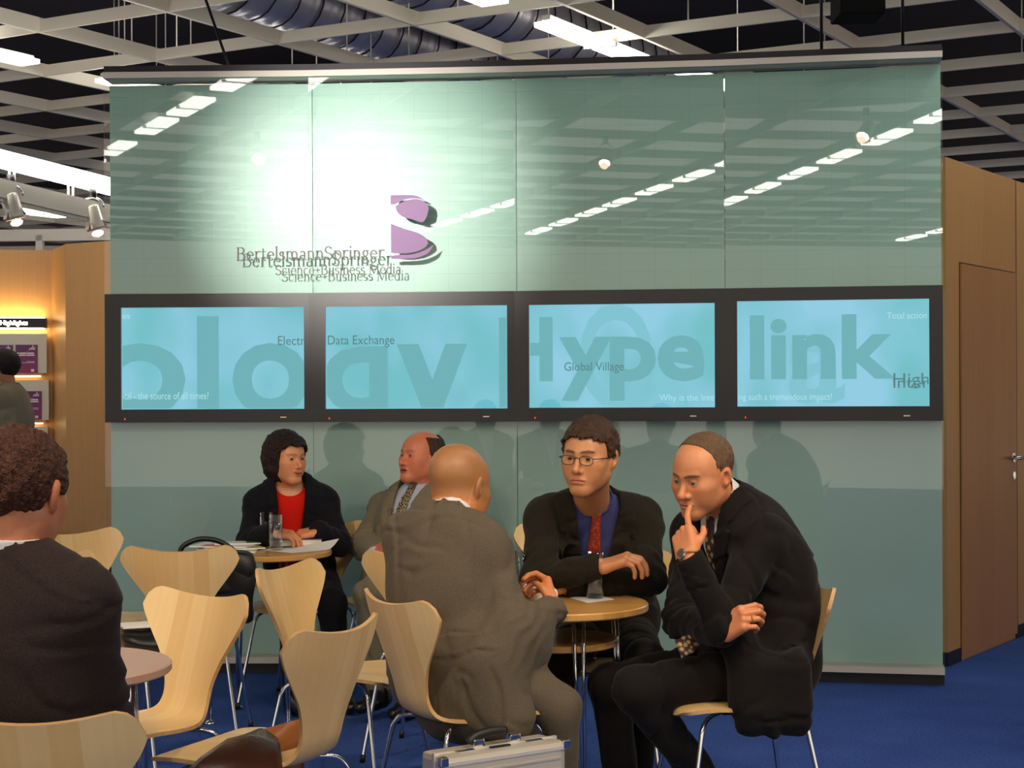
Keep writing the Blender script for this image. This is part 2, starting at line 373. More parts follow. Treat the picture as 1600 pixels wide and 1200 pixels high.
# serif lettering drawn from strokes
def serif_text(body, size):
    XH, CAP, ASC = .46, .66, .70; st, th = .085, .045; out = []
    def line(x0, y0, x1, y1, w=st):
        d = Vector((x1 - x0, y1 - y0)); n = Vector((-d.y, d.x)).normalized() * w / 2
        out.append([(x0 + n.x, y0 + n.y), (x1 + n.x, y1 + n.y), (x1 - n.x, y1 - n.y), (x0 - n.x, y0 - n.y)])
    def arc(cx, cy, rx, ry, a0, a1, n=12):
        pr = None
        for i in range(n + 1):
            a = math.radians(a0 + (a1 - a0) * i / n); c, s = math.cos(a), math.sin(a); w = th + (st - th) * abs(c)
            cur = ((cx + (rx + w / 2) * c, cy + (ry + w / 2) * s), (cx + (rx - w / 2) * c, cy + (ry - w / 2) * s))
            if pr: out.append([pr[0], cur[0], cur[1], pr[1]])
            pr = cur
    def ser(x, y, w=.17): line(x - w / 2, y, x + w / 2, y, .035)
    x = 0.0
    for ch in body:
        q = len(out); o_ = x
        def L_(*a): line(x + a[0], a[1], x + a[2], a[3], *(a[4:]))
        if ch == 'B': L_(.1, 0, .1, CAP); L_(.02, CAP - .017, .26, CAP - .017, .04); L_(.02, .017, .28, .017, .04); L_(.1, .35, .26, .35, .04); arc(x + .25, .5, .15, .145, -90, 90); arc(x + .27, .185, .18, .165, -90, 90); w = .52
        elif ch == 'S': arc(x + .21, .49, .16, .15, 20, 270); arc(x + .21, .17, .17, .15, 90, -160); L_(.37, .48, .37, .62, .03); L_(.03, .18, .03, .03, .03); w = .45
        elif ch == 'M': L_(.09, 0, .11, CAP, .045); L_(.11, CAP, .36, .04, .085); L_(.36, .04, .62, CAP, .045); L_(.63, 0, .63, CAP); ser(x + .08, .017); ser(x + .63, .017); ser(x + .08, CAP - .017, .12); ser(x + .66, CAP - .017, .12); w = .76
        elif ch == 'e': arc(x + .2, .23, .16, .21, 8, 320); L_(.05, .26, .37, .26, .04); w = .41
        elif ch == 'c': arc(x + .19, .23, .15, .21, 45, 315); w = .38
        elif ch == 'r': L_(.09, 0, .09, XH); ser(x + .09, .017); L_(.01, XH - .02, .09, XH - .02, .035); arc(x + .24, .3, .14, .15, 170, 50); w = .33
        elif ch == 't': L_(.11, .08, .11, .6, .075); L_(.01, XH - .02, .26, XH - .02, .04); arc(x + .2, .1, .09, .085, 180, 310); w = .29
        elif ch == 'l': L_(.09, 0, .09, ASC); ser(x + .09, .017); L_(.01, ASC - .02, .09, ASC - .02, .035); w = .2
        elif ch == 'i': L_(.09, 0, .09, XH); ser(x + .09, .017); L_(.01, XH - .02, .09, XH - .02, .035); L_(.05, .62, .135, .62, .085); w = .2
        elif ch == 's': arc(x + .16, .33, .11, .1, 30, 270); arc(x + .16, .13, .12, .1, 90, -150); w = .33
        elif ch in 'mn':
            L_(.09, 0, .09, XH); ser(x + .09, .017); L_(.01, XH - .02, .09, XH - .02, .035); x1 = x + .09
            for _ in range(2 if ch == 'm' else 1):
                arc(x1 + .125, .28, .125, .16, 170, 0); line(x1 + .25, 0, x1 + .25, .29); ser(x1 + .25, .017); x1 += .25
            w = x1 - x + .11
        elif ch == 'a': L_(.29, .05, .29, .32, .08); arc(x + .18, .32, .11, .12, 0, 150); arc(x + .17, .13, .12, .12, 40, 330); L_(.29, .03, .38, .03, .04); w = .39
        elif ch == 'p': L_(.09, -.2, .09, XH); ser(x + .09, -.185); L_(.01, XH - .02, .09, XH - .02, .035); arc(x + .24, .23, .15, .21, 150, -150); w = .45
        elif ch == 'g': arc(x + .19, .3, .12, .14, 0, 360); arc(x + .2, -.1, .16, .09, 0, 360); L_(.12, .16, .1, .03, .045); L_(.1, .03, .3, -.01, .06); L_(.28, .42, .38, .44, .04); w = .41
        elif ch == 'u': L_(.09, .13, .09, XH); L_(.01, XH - .02, .09, XH - .02, .035); arc(x + .215, .15, .125, .14, 180, 350); L_(.34, 0, .34, XH); L_(.26, XH - .02, .34, XH - .02, .035); L_(.34, .017, .42, .017, .035); w = .44
        elif ch == 'd': arc(x + .2, .23, .15, .21, 30, 330); L_(.34, 0, .34, ASC); L_(.26, ASC - .02, .34, ASC - .02, .035); L_(.34, .017, .42, .017, .035); w = .44
        elif ch == '+': L_(.03, .3, .35, .3, .06); L_(.19, .14, .19, .46, .06); w = .38
        else: w = .22
        x += w + .015
    return [[(a * size, b * size) for a, b in q] for q in out], x * size
wall = empty('glass_video_wall', (0, 8.15, 0)); tag(wall, 'curved teal glass wall with four flat screens in its middle band', 'display wall')
def place(o, k): o.matrix_local = Matrix.Translation(-wall.location) @ bayM(k); return o
for k in range(4):
    g = .0015
    up = place(MB().box((g, 0, Z_S1), (PW - g, .04, Z_TOP - .045)).build('film_panel', M_FILM, wall), k)
    lo = place(MB().box((g, 0, Z_BOT + .03), (PW - g, .04, Z_S0)).build('film_panel', M_FILM2, wall), k)
    gu = place(MB().box((g, -GAP, Z_S1 + .002), (PW - g, -GAP + .008, Z_TOP - .03)).build('glass_panel', M_GLASS, wall), k)
    gl = place(MB().box((g, -GAP, Z_BOT + .03), (PW - g, -GAP + .008, Z_S0 - .002)).build('glass_panel', M_GLASS, wall), k)
    # display: bezel, recessed picture, control strip
    X0, X1, Y0, Y1 = SCR[k]; off = .095
    a, zt = onbay(k, X0, Y0, off); b, zb = onbay(k, X1, Y1, off)
    d = MB()
    d.box((.002, -GAP, Z_S0), (a, .04, Z_S1)); d.box((b, -GAP, Z_S0), (PW - .002, .04, Z_S1))
    d.box((a, -GAP, Z_S0), (b, .04, zb)); d.box((a, -GAP, zt), (b, .04, Z_S1))
    disp = place(d.build('display', M_BEZEL, wall), k)
    MB().box((a, -off, zb), (b, .03, zt)).build('screen', M_SCR[k], disp)
    MB().box((a, -GAP - .002, zb), (b, -GAP + .002, zt)).build('screen_glass', M_GLASS, disp)
    MB().box((b - .02 - .1, -GAP - .002, Z_S0 + .02), (b - .09, -GAP, Z_S0 + .026)).build('display_badge', M_ALU, disp)
    MB().box((.10, -GAP - .002, Z_S0 + .012), (.104, -GAP, Z_S0 + .02)).build('status_light', emis('red_led', (1, .05, .03, 1), 2), disp)
    T = off + .002
    if k == 0:
        screen_text(k, 'o', 148, 290, 640, 480, EM_BIG, 'screen_lettering', disp, T, .02)
        screen_text(k, 'l', 308, 342, 640, 490, EM_BIG, 'screen_lettering', disp, T, .02)
        screen_text(k, 'o', 363, 482, 640, 482, EM_BIG, 'screen_lettering', disp, T, .02)
        screen_text(k, 'es', 192, 204, 493, 484, EM_LT, 'screen_lettering', disp, T + .002)
        screen_text(k, 'Electronic', 435, 508, 536, 522, EM_DK, 'screen_lettering', disp, T + .002)
        screen_text(k, 'ital - the source of all times?', 192, 326, 619, 608, EM_LT, 'screen_lettering', disp, T + .002)
    if k == 1:
        screen_text(k, 'q', 505, 606, 638, 490, EM_BIG, 'screen_lettering', disp, T, .02)
        screen_text(k, 'v', 620, 730, 652, 480, EM_BIG, 'screen_lettering', disp, T, .03)
        screen_text(k, 'l', 780, 800, 652, 496, EM_BIG, 'screen_lettering', disp, T, .02)
        screen_text(k, 'Data Exchange', 513, 617, 536, 522, EM_DK, 'screen_lettering', disp, T + .002)
    if k == 2:
        screen_text(k, 'O', 905, 1020, 634, 478, EM_BIG2, 'screen_lettering', disp, T - .0008, .01)
        screen_text(k, 'H', 780, 864, 592, 496, EM_BIG, 'screen_lettering', disp, T, .03)
        screen_text(k, 'ype', 874, 1101, 592, 496, EM_BIG, 'screen_lettering', disp, T, .03)
        screen_text(k, 'Global Village', 882, 975, 580, 567, EM_DK, 'screen_lettering', disp, T + .002)
        screen_text(k, 'Why is the Internet', 1030, 1140, 628, 618, EM_LT, 'screen_lettering', disp, T + .002)
    if k == 3:
        screen_text(k, 'a', 1232, 1320, 628, 480, EM_BIG2, 'screen_lettering', disp, T - .0008, .02)
        screen_text(k, 'link', 1172, 1400, 592, 496, EM_BIG, 'screen_lettering', disp, T, .03)
        screen_text(k, 'Total action', 1387, 1449, 503, 493, EM_LT, 'screen_lettering', disp, T + .002)
        screen_text(k, 'High', 1396, 1452, 606, 588, EM_DK, 'screen_lettering', disp, T + .002)
        screen_text(k, 'Inter', 1396, 1452, 611, 594, EM_DK, 'screen_lettering', disp, T + .003)
        screen_text(k, 'ing such a tremendous impact?', 1153, 1300, 628, 618, EM_LT, 'screen_lettering', disp, T + .002)
    # rails and plinth
    rl = MB(); rl.box((0, -GAP - .015, Z_TOP - .03), (PW, .05, Z_TOP)); place(rl.build('top_rail', M_WHITE, wall), k)
    place(MB().box((0, -GAP + .01, Z_TOP), (PW, .07, Z_TOP + .035)).build('top_beam', M_DARKMET, wall), k)
    place(MB().box((0, -GAP - .012, Z_BOT), (PW, .05, Z_BOT + .03)).build('bottom_rail', M_ALU, wall), k)
    place(MB().box((0, -GAP + .03, 0), (PW, .05, Z_BOT)).build('plinth', M_BLACK, wall), k)
    # lettering on the upper glass; the film behind catches its shadow
    if k in (0, 1):
        b_ = MB(); y = -GAP - .0015
        for body, px0, px1, pyb, pyt in (('BertelsmannSpringer', 371, 603, 404, 383), ('Science+Business Media', 432, 629, 427, 411)):
            s0, z0 = onbay(k, px0, pyb, GAP); s1, _ = onbay(k, px1, pyb, GAP); _, z1 = onbay(k, px0, pyt, GAP)
            qs, wid = serif_text(body, 1.0); kx = (s1 - s0) / wid; kz = (z1 - z0) / .66
            for q in qs:
                pp = [(s0 + x * kx, z0 + z * kz) for x, z in q]; m_ = sum(p[0] for p in pp) / 4
                if .004 < m_ < PW - .004: b_.add([(x, y, z) for x, z in pp], [(0, 1, 2, 3)])
        if b_.v: place(b_.build('lettering', M_INK, gu), k).matrix_local = Matrix.Identity(4)
    if k == 1:
        def lp(pts): return [onbay(1, x / 4.2105 + 340, y / 4.2105 + 280, GAP) for x, y in pts]
        def sm(pts, n=6):
            res = []; m_ = len(pts)
            for i in range(m_ - 1):
                p0, p1, p2, p3 = (Vector(pts[max(i - 1, 0)]), Vector(pts[i]), Vector(pts[i + 1]), Vector(pts[min(i + 2, m_ - 1)]))
                for j in range(n):
                    t = j / n; res.append(tuple(.5 * ((2 * p1) + (p2 - p0) * t + (2 * p0 - 5 * p1 + 4 * p2 - p3) * t * t + (3 * p1 - p0 - 3 * p2 + p3) * t ** 3)))
            return res + [pts[-1]]
        shapes = [[(1150, 160)] + [(1150, 100)] + sm([(1150, 100), (1250, 98), (1320, 105), (1372, 132)]) + sm([(1372, 132), (1310, 120), (1240, 128), (1178, 158)]),
                  sm([(1182, 172), (1240, 140), (1320, 126), (1382, 152), (1397, 205), (1362, 276), (1300, 262), (1228, 240), (1192, 208), (1182, 172)]),
                  [(1150, 477)] + sm([(1150, 287), (1240, 322), (1330, 350), (1385, 392), (1385, 432), (1320, 470), (1230, 483), (1150, 477)]),
                  [(1150, 517), (1150, 500)] + sm([(1180, 494), (1290, 488), (1370, 464), (1432, 424)]) + sm([(1432, 424), (1395, 480), (1320, 512), (1240, 518), (1150, 517)])]
        for sh in shapes:
            o = MB().prism(lp(sh), -GAP - .002, -GAP - .0005).build('logo_shape', M_PURPLE, gu)
# hangers of the wall
for px, k in ((1288, 3), (1415, 3)):
    p = A(px, 90, 7.95); MB().tube([p, p + Vector((0, 0, 1.2))], .008, 6).build('suspension_rod', M_BLACK, wall, world=True)
p = A(362, 100, 8.3); MB().tube([p, A(318, -30, 8.8)], .008, 6).build('suspension_cable', M_BLACK, wall, world=True)

# ------------------------------------------------------------------ beech booth walls
def vpanel(name, p, q, z0, z1, t, mat, parent=None, kind=None):
    d = Vector((q[0] - p[0], q[1] - p[1], 0)); o = MB().box((0, 0, z0), (d.length, t, z1)).build(name, mat, parent)
    o.location = (p[0], p[1], 0); o.rotation_euler = (0, 0, math.atan2(d.y, d.x))
    if kind: o['kind'] = kind
    return o
def P2(px, D): return ((px - 800) / F_PX * D, D)
# right wall with the flush door
w0 = Vector((2.20, 8.36)); wd = Vector((.56, .83)).normalized()
HR = 2.58
wr = vpanel('wall_right', w0, w0 + wd * 4.0, .0, HR, .05, M_WOODW, None, 'structure')
def onright(px):      # distance along the right wall of a pixel column
    r = (px - 800) / F_PX; return (r * w0.y - w0.x) / (wd.x - r * wd.y)
s0, s1 = onright(1500), onright(1585)
def rpart(name, lo, hi, mat, par=wr, bev=0): return MB().box(lo, hi, bev=bev).build(name, mat, par)
rpart('panel_joint', (onright(1588), -.002, .0), (onright(1588) + .006, .0, HR), M_BLACK)
rpart('panel_joint', (s0 - .006, -.002, .03), (s0, .0, 2.06), M_BLACK); rpart('panel_joint', (s1, -.002, .03), (s1 + .006, .0, 2.06), M_BLACK); rpart('panel_joint', (s0, -.002, 2.052), (s1, .0, 2.06), M_BLACK)
door = MB().box((0, -.012, .03), (s1 - s0, .0, 2.052)).build('door_1', M_DOOR); door['kind'] = 'structure'
door.location = Vector((w0.x, w0.y, 0)) + Vector((wd.x, wd.y, 0)) * s0; door.rotation_euler = wr.rotation_euler
dw = s1 - s0
hb = MB(); hb.tube([(dw - .06, -.012, 1.02), (dw - .06, -.055, 1.02), (dw - .075, -.06, 1.02), (dw - .19, -.06, 1.02)], .011, 10); hb.lathe([(.026, 0), (.026, .006)], 20, (0, 0, 0))
o = MB().tube([(dw - .06, -.012, 1.02), (dw - .06, -.06, 1.02), (dw - .07, -.066, 1.02), (dw - .19, -.066, 1.02)], .011, 10).build('door_handle', M_CHROME, door)
o = MB().tube([(dw - .06, -.011, 1.02), (dw - .06, -.018, 1.02)], .026, 20).build('handle_rosette', M_CHROME, door)
o = MB().tube([(dw - .06, -.011, .92), (dw - .06, -.018, .92)], .022, 20).build('lock_rosette', M_CHROME, door)
o = vpanel('baseboard_right', w0 - Vector((.0, .0)), w0 + wd * s0, 0, .07, .03, M_NAVY, None, 'structure'); o.location.y -= .012
o = vpanel('baseboard_right', w0 + wd * (s1 + .01), w0 + wd * 4, 0, .07, .03, M_NAVY, None, 'structure'); o.location.y -= .012
# left booth
HL = 2.55
DL = 12.7
xa = P2(103, DL); xb = P2(176, DL - .25)
wl = vpanel('wall_left', xa, P2(230, DL - .45), 0, HL, .05, M_WOODW, None, 'structure')
ret = vpanel('wall_left', P2(82, DL + .55), xa, 0, HL, .02, M_WOODW, None, 'structure')
bkp, bkq = P2(-330, DL + .2), P2(82, DL + .55)
wl2 = vpanel('wall_left', bkp, bkq, 0, HL, .05, M_WOODW, None, 'structure')
o = vpanel('baseboard_left', (xa[0], xa[1] - .02), P2(230, DL - .47), 0, .09, .02, M_NAVY, None, 'structure')
# white partition frames above, further back
pf = MB(); o = vpanel('wall_partition', P2(-200, 14.2), P2(260, 14.0), 0, 2.66, .04, plain('grey_fascia', sc(176, 164, 152), .7), None, 'structure')
for x0, x1, z0, z1 in ((0, 3, 2.66, 2.80),):
    vpanel('fascia_rail', P2(-200, 14.18), P2(260, 13.98), 2.70, 2.80, .05, M_WHITE, o).matrix_local = Matrix.Translation((0, -.03, 0))
for px in (-20, 58):
    q = P2(px, 14.08); vpanel('fascia_post', (0, 0), (.06, 0), 2.3, 2.75, .05, M_WHITE, o).matrix_local = Matrix.Translation(((Vector((q[0], q[1])) - Vector(P2(-200, 14.2))).length, -.03, 0))
# display boards with brochures on the left booth wall
dirL = (Vector((bkq[0], bkq[1], 0)) - Vector((bkp[0], bkp[1], 0))).normalized()
def onleft(px):
    r = (px - 800) / F_PX; return (r * bkp[1] - bkp[0]) / (dirL.x - r * dirL.y)
def leftM(s, z): return Matrix.Translation(Vector((bkp[0], bkp[1], 0)) + dirL * s + Vector((0, 0, z))) @ Matrix.Rotation(math.atan2(dirL.y, dirL.x), 4, 'Z')
def zleft(px, py):
    s = onleft(px); D = bkp[1] + dirL.y * s; return CAM_H - (py - Y_HOR - ROLL * (px - 800)) / F_PX * D
def onwall(name, px0, px1, py0, py1, y0, y1, mat, parent=None, bev=0):
    s0, s1 = onleft(px0), onleft(px1); z1, z0 = zleft(px1, py0), zleft(px1, py1)
    o = MB().box((0, y0, 0), (s1 - s0, y1, z1 - z0), bev=bev).build(name, mat)
    M = leftM(s0, z0)
    if parent is not None: o.parent = parent; o.matrix_local = parent.matrix_world.inverted() @ M
    else: o.matrix_local = M
    bpy.context.view_layer.update(); return o, s1 - s0, z1 - z0
M_BOARD = plain('pale_board', sc(214, 208, 190), .5)
sg, sw, sh = onwall('lit_sign', -60, 75, 492, 507, -.10, -.02, M_BLACK); tag(sg, 'black wall sign with glowing word above the brochure boards', 'sign')
vs_, fs = textmesh('Highlights', 1.0, .02); s_a = onleft(3) - onleft(-60); s_b = onleft(46) - onleft(-60); wmx = max(v[0] for v in vs_)
kx = (s_b - s_a) / wmx; link('sign_lettering', mesh([(s_a + x * kx, -.103, sh * .3 + y * kx * .95) for x, y in vs_], fs), emis('sign_glow', (1, .93, .88, 1), 6), sg)
MB().box((.02, -.09, -.008), (sw - .02, -.03, 0)).build('lamp_strip', emis('warm_strip', (1, .72, .32, 1), 22), sg)
MB().box((.02, -.09, sh), (sw - .02, -.03, sh + .008)).build('lamp_strip', emis('warm_strip_up', (1, .72, .32, 1), 22), sg)
def brochuremat():
    m, nt, p, N, L = newmat('brochure_cover')
    tc = N.new('ShaderNodeTexCoord'); sep = N.new('ShaderNodeSeparateXYZ'); L.new(tc.outputs['Object'], sep.inputs[0])
    cr = N.new('ShaderNodeValToRGB'); cr.color_ramp.elements[0].color = sc(140, 30, 96); cr.color_ramp.elements[1].color = sc(74, 40, 92); cr.color_ramp.elements[1].position = .26
    L.new(sep.outputs['Z'], cr.inputs[0]); L.new(cr.outputs[0], p.inputs['Base Color']); p.inputs['Roughness'].default_value = .35; return m
M_BRO = brochuremat(); M_PRINT = plain('white_print', sc(235, 225, 230), .5); M_PINK = plain('pink_print', sc(200, 60, 110), .5)
def brochure(px0, px1, py0, py1, label):
    b, bw, bh = onwall('brochure', px0, px1, py0, py1, -.10, -.09, M_BRO); tag(b, label, 'brochure', 'brochures on the left booth wall')
    p = MB()
    for i, (hx, hh) in enumerate(((.62, .06), (.7, .09), (.77, .16), (.84, .08))): p.box((bw * hx, -.1015, bh * .82), (bw * hx + bw * .04, -.1005, bh * (.82 + hh)))
    p.build('cover_emblem', M_PRINT, b)
    for zz, words in ((.68, (.07, .16, .19, .5, .53, .84)), (.61, (.07, .44, .47, .86))):      # title: too small to read, word blocks
        for i in range(0, len(words), 2): MB().box((bw * words[i], -.1015, bh * zz), (bw * words[i + 1], -.1005, bh * (zz + .045))).build('cover_title', M_PRINT, b)
    for zz, x0 in ((.36, .3), (.40, .5)): MB().box((bw * x0, -.1015, bh * zz), (bw * .86, -.1005, bh * (zz + .015))).build('cover_line', M_PRINT, b)
    MB().box((bw * .7, -.1015, bh * .05), (bw * .84, -.1005, bh * .14)).build('cover_square', M_PRINT, b)
    MB().prism([(bw * .1, bh * .56), (bw * .95, bh * .98), (bw * .95, bh * .95), (bw * .1, bh * .54)], -.1012, -.1003).build('cover_stripe', M_PINK, b)
for (x0, x1, y0, y1, lab) in ((-60, 75, 516, 577, 'pale display board directly under the glowing sign'), (-60, 78, 588, 650, 'second pale display board down on the booth wall'), (-60, 76, 660, 715, 'lowest pale display board behind the seated man\'s curly hair')):
    o, bw, bh = onwall('display_board', x0, x1, y0, y1, -.09, -.02, M_BOARD); tag(o, lab, 'board')
    MB().box((.02, -.10, -.02), (bw - .02, -.02, -.001)).build('board_ledge', M_WOODW, o)
    MB().box((.05, -.08, -.03), (bw - .05, -.05, -.021)).build('lamp_strip', emis('warm_strip', (1, .72, .32, 1), 8), o)
brochure(27, 61, 533, 577, 'purple brochure at the right end of the upper board')
brochure(-13, 23, 533, 577, 'purple brochure beside the passing man\'s hair on the upper board')
brochure(33, 67, 605, 649, 'purple brochure on the second board behind the passing man\'s shoulder')
# ------------------------------------------------------------------ lamp rail with halogen spots (left), projector
def spot_fixture(p, aim, label, group=None, watts=0.0, size=1.0, cone=70, blend=.6, rad=.03, glow=40.0, tint=(1, .80, .58)):
    root = empty('halogen_spot', p); tag(root, label, 'spotlight', group)
    d = (Vector(aim) - Vector(p)).normalized()
    s = size
    MB().tube([(0, 0, .14 * s), (0, 0, .09 * s)], .022 * s, 12).build('mounting_clamp', M_BLACK, root)
    b = MB(); b.tube([Vector((math.cos(t) * .055 * s, 0, .04 * s + math.sin(t) * .05 * s)) for t in [math.pi * i / 10 for i in range(11)]], .006 * s, 6); b.build('yoke', M_CHROME, root)
    q = d.to_track_quat('-Z', 'Y').to_matrix().to_4x4()
    cb = MB(); cb.lathe([(.03 * s, .05 * s), (.042 * s, .045 * s), (.045 * s, -.06 * s), (.05 * s, -.075 * s), (.047 * s, -.075 * s), (.03 * s, -.03 * s)], 20, close=False)
    o = cb.build('lamp_can', M_ALU, root); o.matrix_local = q
    bl = MB().lathe([(.001, -.055 * s), (.03 * s, -.058 * s), (.038 * s, -.066 * s), (.03 * s, -.07 * s), (.001, -.074 * s)], 16).build('halogen_bulb', emis('halogen_glow', (1, .62, .42, 1), glow), root); bl.matrix_local = q
    bl = MB().lathe([(.001, -.078 * s), (.022 * s, -.082 * s), (.030 * s, -.092 * s), (.022 * s, -.104 * s), (.001, -.11 * s)], 16).build('lamp_lens', emis('halogen_lens', (1, .50, .36, 1), glow * .25), root); bl.matrix_local = q
    for a in (0, math.pi / 2, math.pi, -math.pi / 2):
        f = MB().box((-.03 * s, .046 * s, -.105 * s), (.03 * s, .049 * s, -.07 * s)).build('barn_door', M_ALU, root); f.matrix_local = q @ Matrix.Rotation(a, 4, 'Z') @ Matrix.Rotation(.5, 4, 'X') @ Matrix.Translation((0, -.035 * s, .025 * s))
    if watts > 0:
        ld = bpy.data.lights.new('halogen_beam', 'SPOT'); ld.energy = watts; ld.color = tint; ld.spot_size = math.radians(cone); ld.spot_blend = blend; ld.shadow_soft_size = rad
        lo = bpy.data.objects.new('halogen_beam', ld); COL.objects.link(lo); lo.parent = root; lo.matrix_local = Matrix.Translation(d * .15 * s) @ q
    return root
ra, rb_ = A(-60, 255, 10.4), A(240, 330, 11.6)
rail = empty('lighting_rail', ra); tag(rail, 'white lighting rail with a bright tube, carrying two halogen spots, left', 'light rail')
def along(t, dz=0): return ra + (rb_ - ra) * t + Vector((0, 0, dz))
dd = rb_ - ra; angr = math.atan2(dd.y, dd.x); zr = (ra.z + rb_.z) / 2 + .02
def railbox(name, z0, z1, w, mat):
    o = MB().box((0, -w, z0), (dd.length, w, z1)).build(name, mat, rail); o.matrix_local = Matrix.Rotation(angr, 4, 'Z') @ Matrix.Rotation(-math.atan2(dd.z, dd.to_2d().length), 4, 'Y'); return o
railbox('rail_beam', -.13, -.01, .03, M_BEAM); railbox('rail_tube_lamp', .07, .17, .05, M_LUM); railbox('rail_strip', -.155, -.133, .012, M_WHITE)
for t in (.25, .55, .9):
    for e in (-.012, .012): MB().tube([along(t + e, -.01), along(t + e, .07)], .008, 6).build('rail_bracket', M_WHITE, rail, world=True)
for px, py, D, lab in ((20, 312, 10.7, 'halogen spot hanging from the rail at the far left edge'), (147, 331, 11.2, 'halogen spot hanging from the rail beside the glass wall')):
    p = A(px, py, D); spot_fixture(p, p + Vector((.5, .3, -2)), lab, None, 0, 1.35, glow=60)
pj = empty('projector_box', A(1345, 8, 7.4)); tag(pj, 'black box hanging from the ceiling above the right bay', 'projector')
b = MB(); b.box((-.1, -.12, -.075), (.1, .12, .2), bev=.008); b.build('case', plain('matt_black', sc(8, 8, 9), .85, spec=.1), pj); MB().tube([(0, 0, .2), (0, 0, .9)], .012, 8).build('hanger', M_BLACK, pj)
# spot that lights the lettering (its mirror image is the white flare on the glass)
nB = Vector((math.sin(ANG[1]), -math.cos(ANG[1]), 0)); r = Vector(ray(560, 300)); p0 = PTS[1] + nB * GAP
tt = p0.dot(nB) / r.dot(nB); hit = Vector((0, 0, CAM_H)) + r * tt; refl = (r - nB * 2 * r.dot(nB)).normalized()
LP = hit + refl * 4.0
spot_fixture(LP, hit, 'spotlight above the seating aimed at the lettering on the glass', None, WALLSPOT_W, 1.2, 30, 1.0, .05, 300, (1, .95, .88))
for i, (x, y, z, ax, ay, az) in enumerate(((-2.3, 3.4, 3.3, -1.1, 6.6, .7), (.9, 3.0, 3.4, .1, 5.3, .7), (2.3, 3.6, 3.3, .9, 5.2, .6), (-.8, 2.2, 3.4, -.7, 4.2, .7), (2.6, 1.2, 3.3, -.9, 7.2, .8), (-2.6, .8, 3.3, .2, 5.4, .9))):
    spot_fixture(Vector((x, y, z)), (ax, ay, az), 'halogen spot over the seating area, mirrored in the screens', 'halogen spots over the seating', SPOT_W, 1.2, 60, .8, .02, 60)
# ================================================================== furniture
def catmull(pts, n):
    res = []; m_ = len(pts)
    P = [Vector(p) for p in pts]
    for i in range(m_ - 1):
        p0, p1, p2, p3 = P[max(i - 1, 0)], P[i], P[i + 1], P[min(i + 2, m_ - 1)]
        for j in range(n):
            t = j / n; res.append(.5 * ((2 * p1) + (p2 - p0) * t + (2 * p0 - 5 * p1 + 4 * p2 - p3) * t * t + (3 * p1 - p0 - 3 * p2 + p3) * t ** 3))
    return res + [P[-1]]
def chair_shell():
    # (y, z, half width, forward curl of the edges)
    ctl = [(.225, .425, .150, 0), (.218, .443, .185, 0), (.19, .452, .203, 0), (.12, .455, .210, .002), (.03, .447, .198, .004), (-.06, .438, .168, .006), (-.125, .437, .132, .008), (-.165, .452, .108, .008),
           (-.19, .49, .098, .010), (-.205, .54, .104, .014), (-.222, .60, .132, .022), (-.24, .66, .178, .036), (-.256, .715, .218, .048), (-.270, .765, .236, .056), (-.282, .806, .236, .058)]
    c4 = []
    nseg = 5
    for comp in range(4):
        c4.append([v.x for v in catmull([(c[comp], 0, 0) for c in ctl], nseg)])
    ys, zs, ws, cu = c4; n = len(ys)
    arc = [0]
    for i in range(1, n): arc.append(arc[-1] + math.hypot(ys[i] - ys[i - 1], zs[i] - zs[i - 1]))
    Lt = arc[-1]
    def samp(l):
        l = max(0, min(Lt, l)); i = 0
        while i < n - 2 and arc[i + 1] < l: i += 1
        t = (l - arc[i]) / max(1e-9, arc[i + 1] - arc[i])
        return [c[i] + (c[i + 1] - c[i]) * t for c in c4]
    NS, NT = 22, 64; V = []
    for j in range(NT + 1):
        for i in range(NS + 1):
            s = -1 + 2 * i / NS; s = math.copysign(abs(s) ** .85, s) if s else 0; a = abs(s)
            lend = Lt - .022 + .026 * a ** 2 - .072 * max(0, (a - .70) / .30) ** 2.4
            lbeg = .03 * max(0, (a - .6) / .4) ** 2
            l = lbeg + (lend - lbeg) * j / NT
            y, z, w, c = samp(l)
            x = w * s
            up = samp(min(Lt, l + .01)); dn = samp(max(0, l - .01)); d = Vector((0, up[0] - dn[0], up[1] - dn[1])).normalized()
            nrm = Vector((0, d.z, -d.y))        # towards the sitter
            if nrm.z < 0 and z < .45: nrm = -nrm
            nrm = Vector((0, abs(d.z), -d.y)) if d.y < 0 else Vector((0, d.z, -d.y))
            V.append(Vector((x, y, z)) + Vector((0, max(nrm.y, .0), max(nrm.z, 0))) * (c * a * a))
    F = []
    for j in range(NT):
        for i in range(NS):
            q = j * (NS + 1) + i; F.append((q, q + 1, q + NS + 2, q + NS + 1))
    me0 = mesh(V, F); nor = [v.normal.copy() for v in me0.vertices]; bpy.data.meshes.remove(me0)
    T = .0055; N_ = len(V)
    V2 = [v + n_ * T for v, n_ in zip(V, nor)] + [v - n_ * T for v, n_ in zip(V, nor)]
    F2 = [tuple(f) for f in F] + [tuple(i + N_ for i in reversed(f)) for f in F]; sm = [True] * len(F2); mi = [0] * len(F2)
    rim = [i for i in range(NS + 1)] + [j * (NS + 1) + NS for j in range(1, NT + 1)] + [NT * (NS + 1) + i for i in range(NS - 1, -1, -1)] + [j * (NS + 1) for j in range(NT - 1, 0, -1)]
    b = len(V2)
    for a in rim: V2.append(V2[a])
    for a in rim: V2.append(V2[a + N_])
    R_ = len(rim)
    for k in range(R_):
        k2 = (k + 1) % R_; F2.append((b + k, b + R_ + k, b + R_ + k2, b + k2)); sm.append(True); mi.append(1)
    me = mesh(V2, F2); me.polygons.foreach_set('use_smooth', sm); me.polygons.foreach_set('material_index', mi)
    me.materials.append(M_CHAIR); me.materials.append(M_PLY); return me
CH_SHELL = chair_shell()
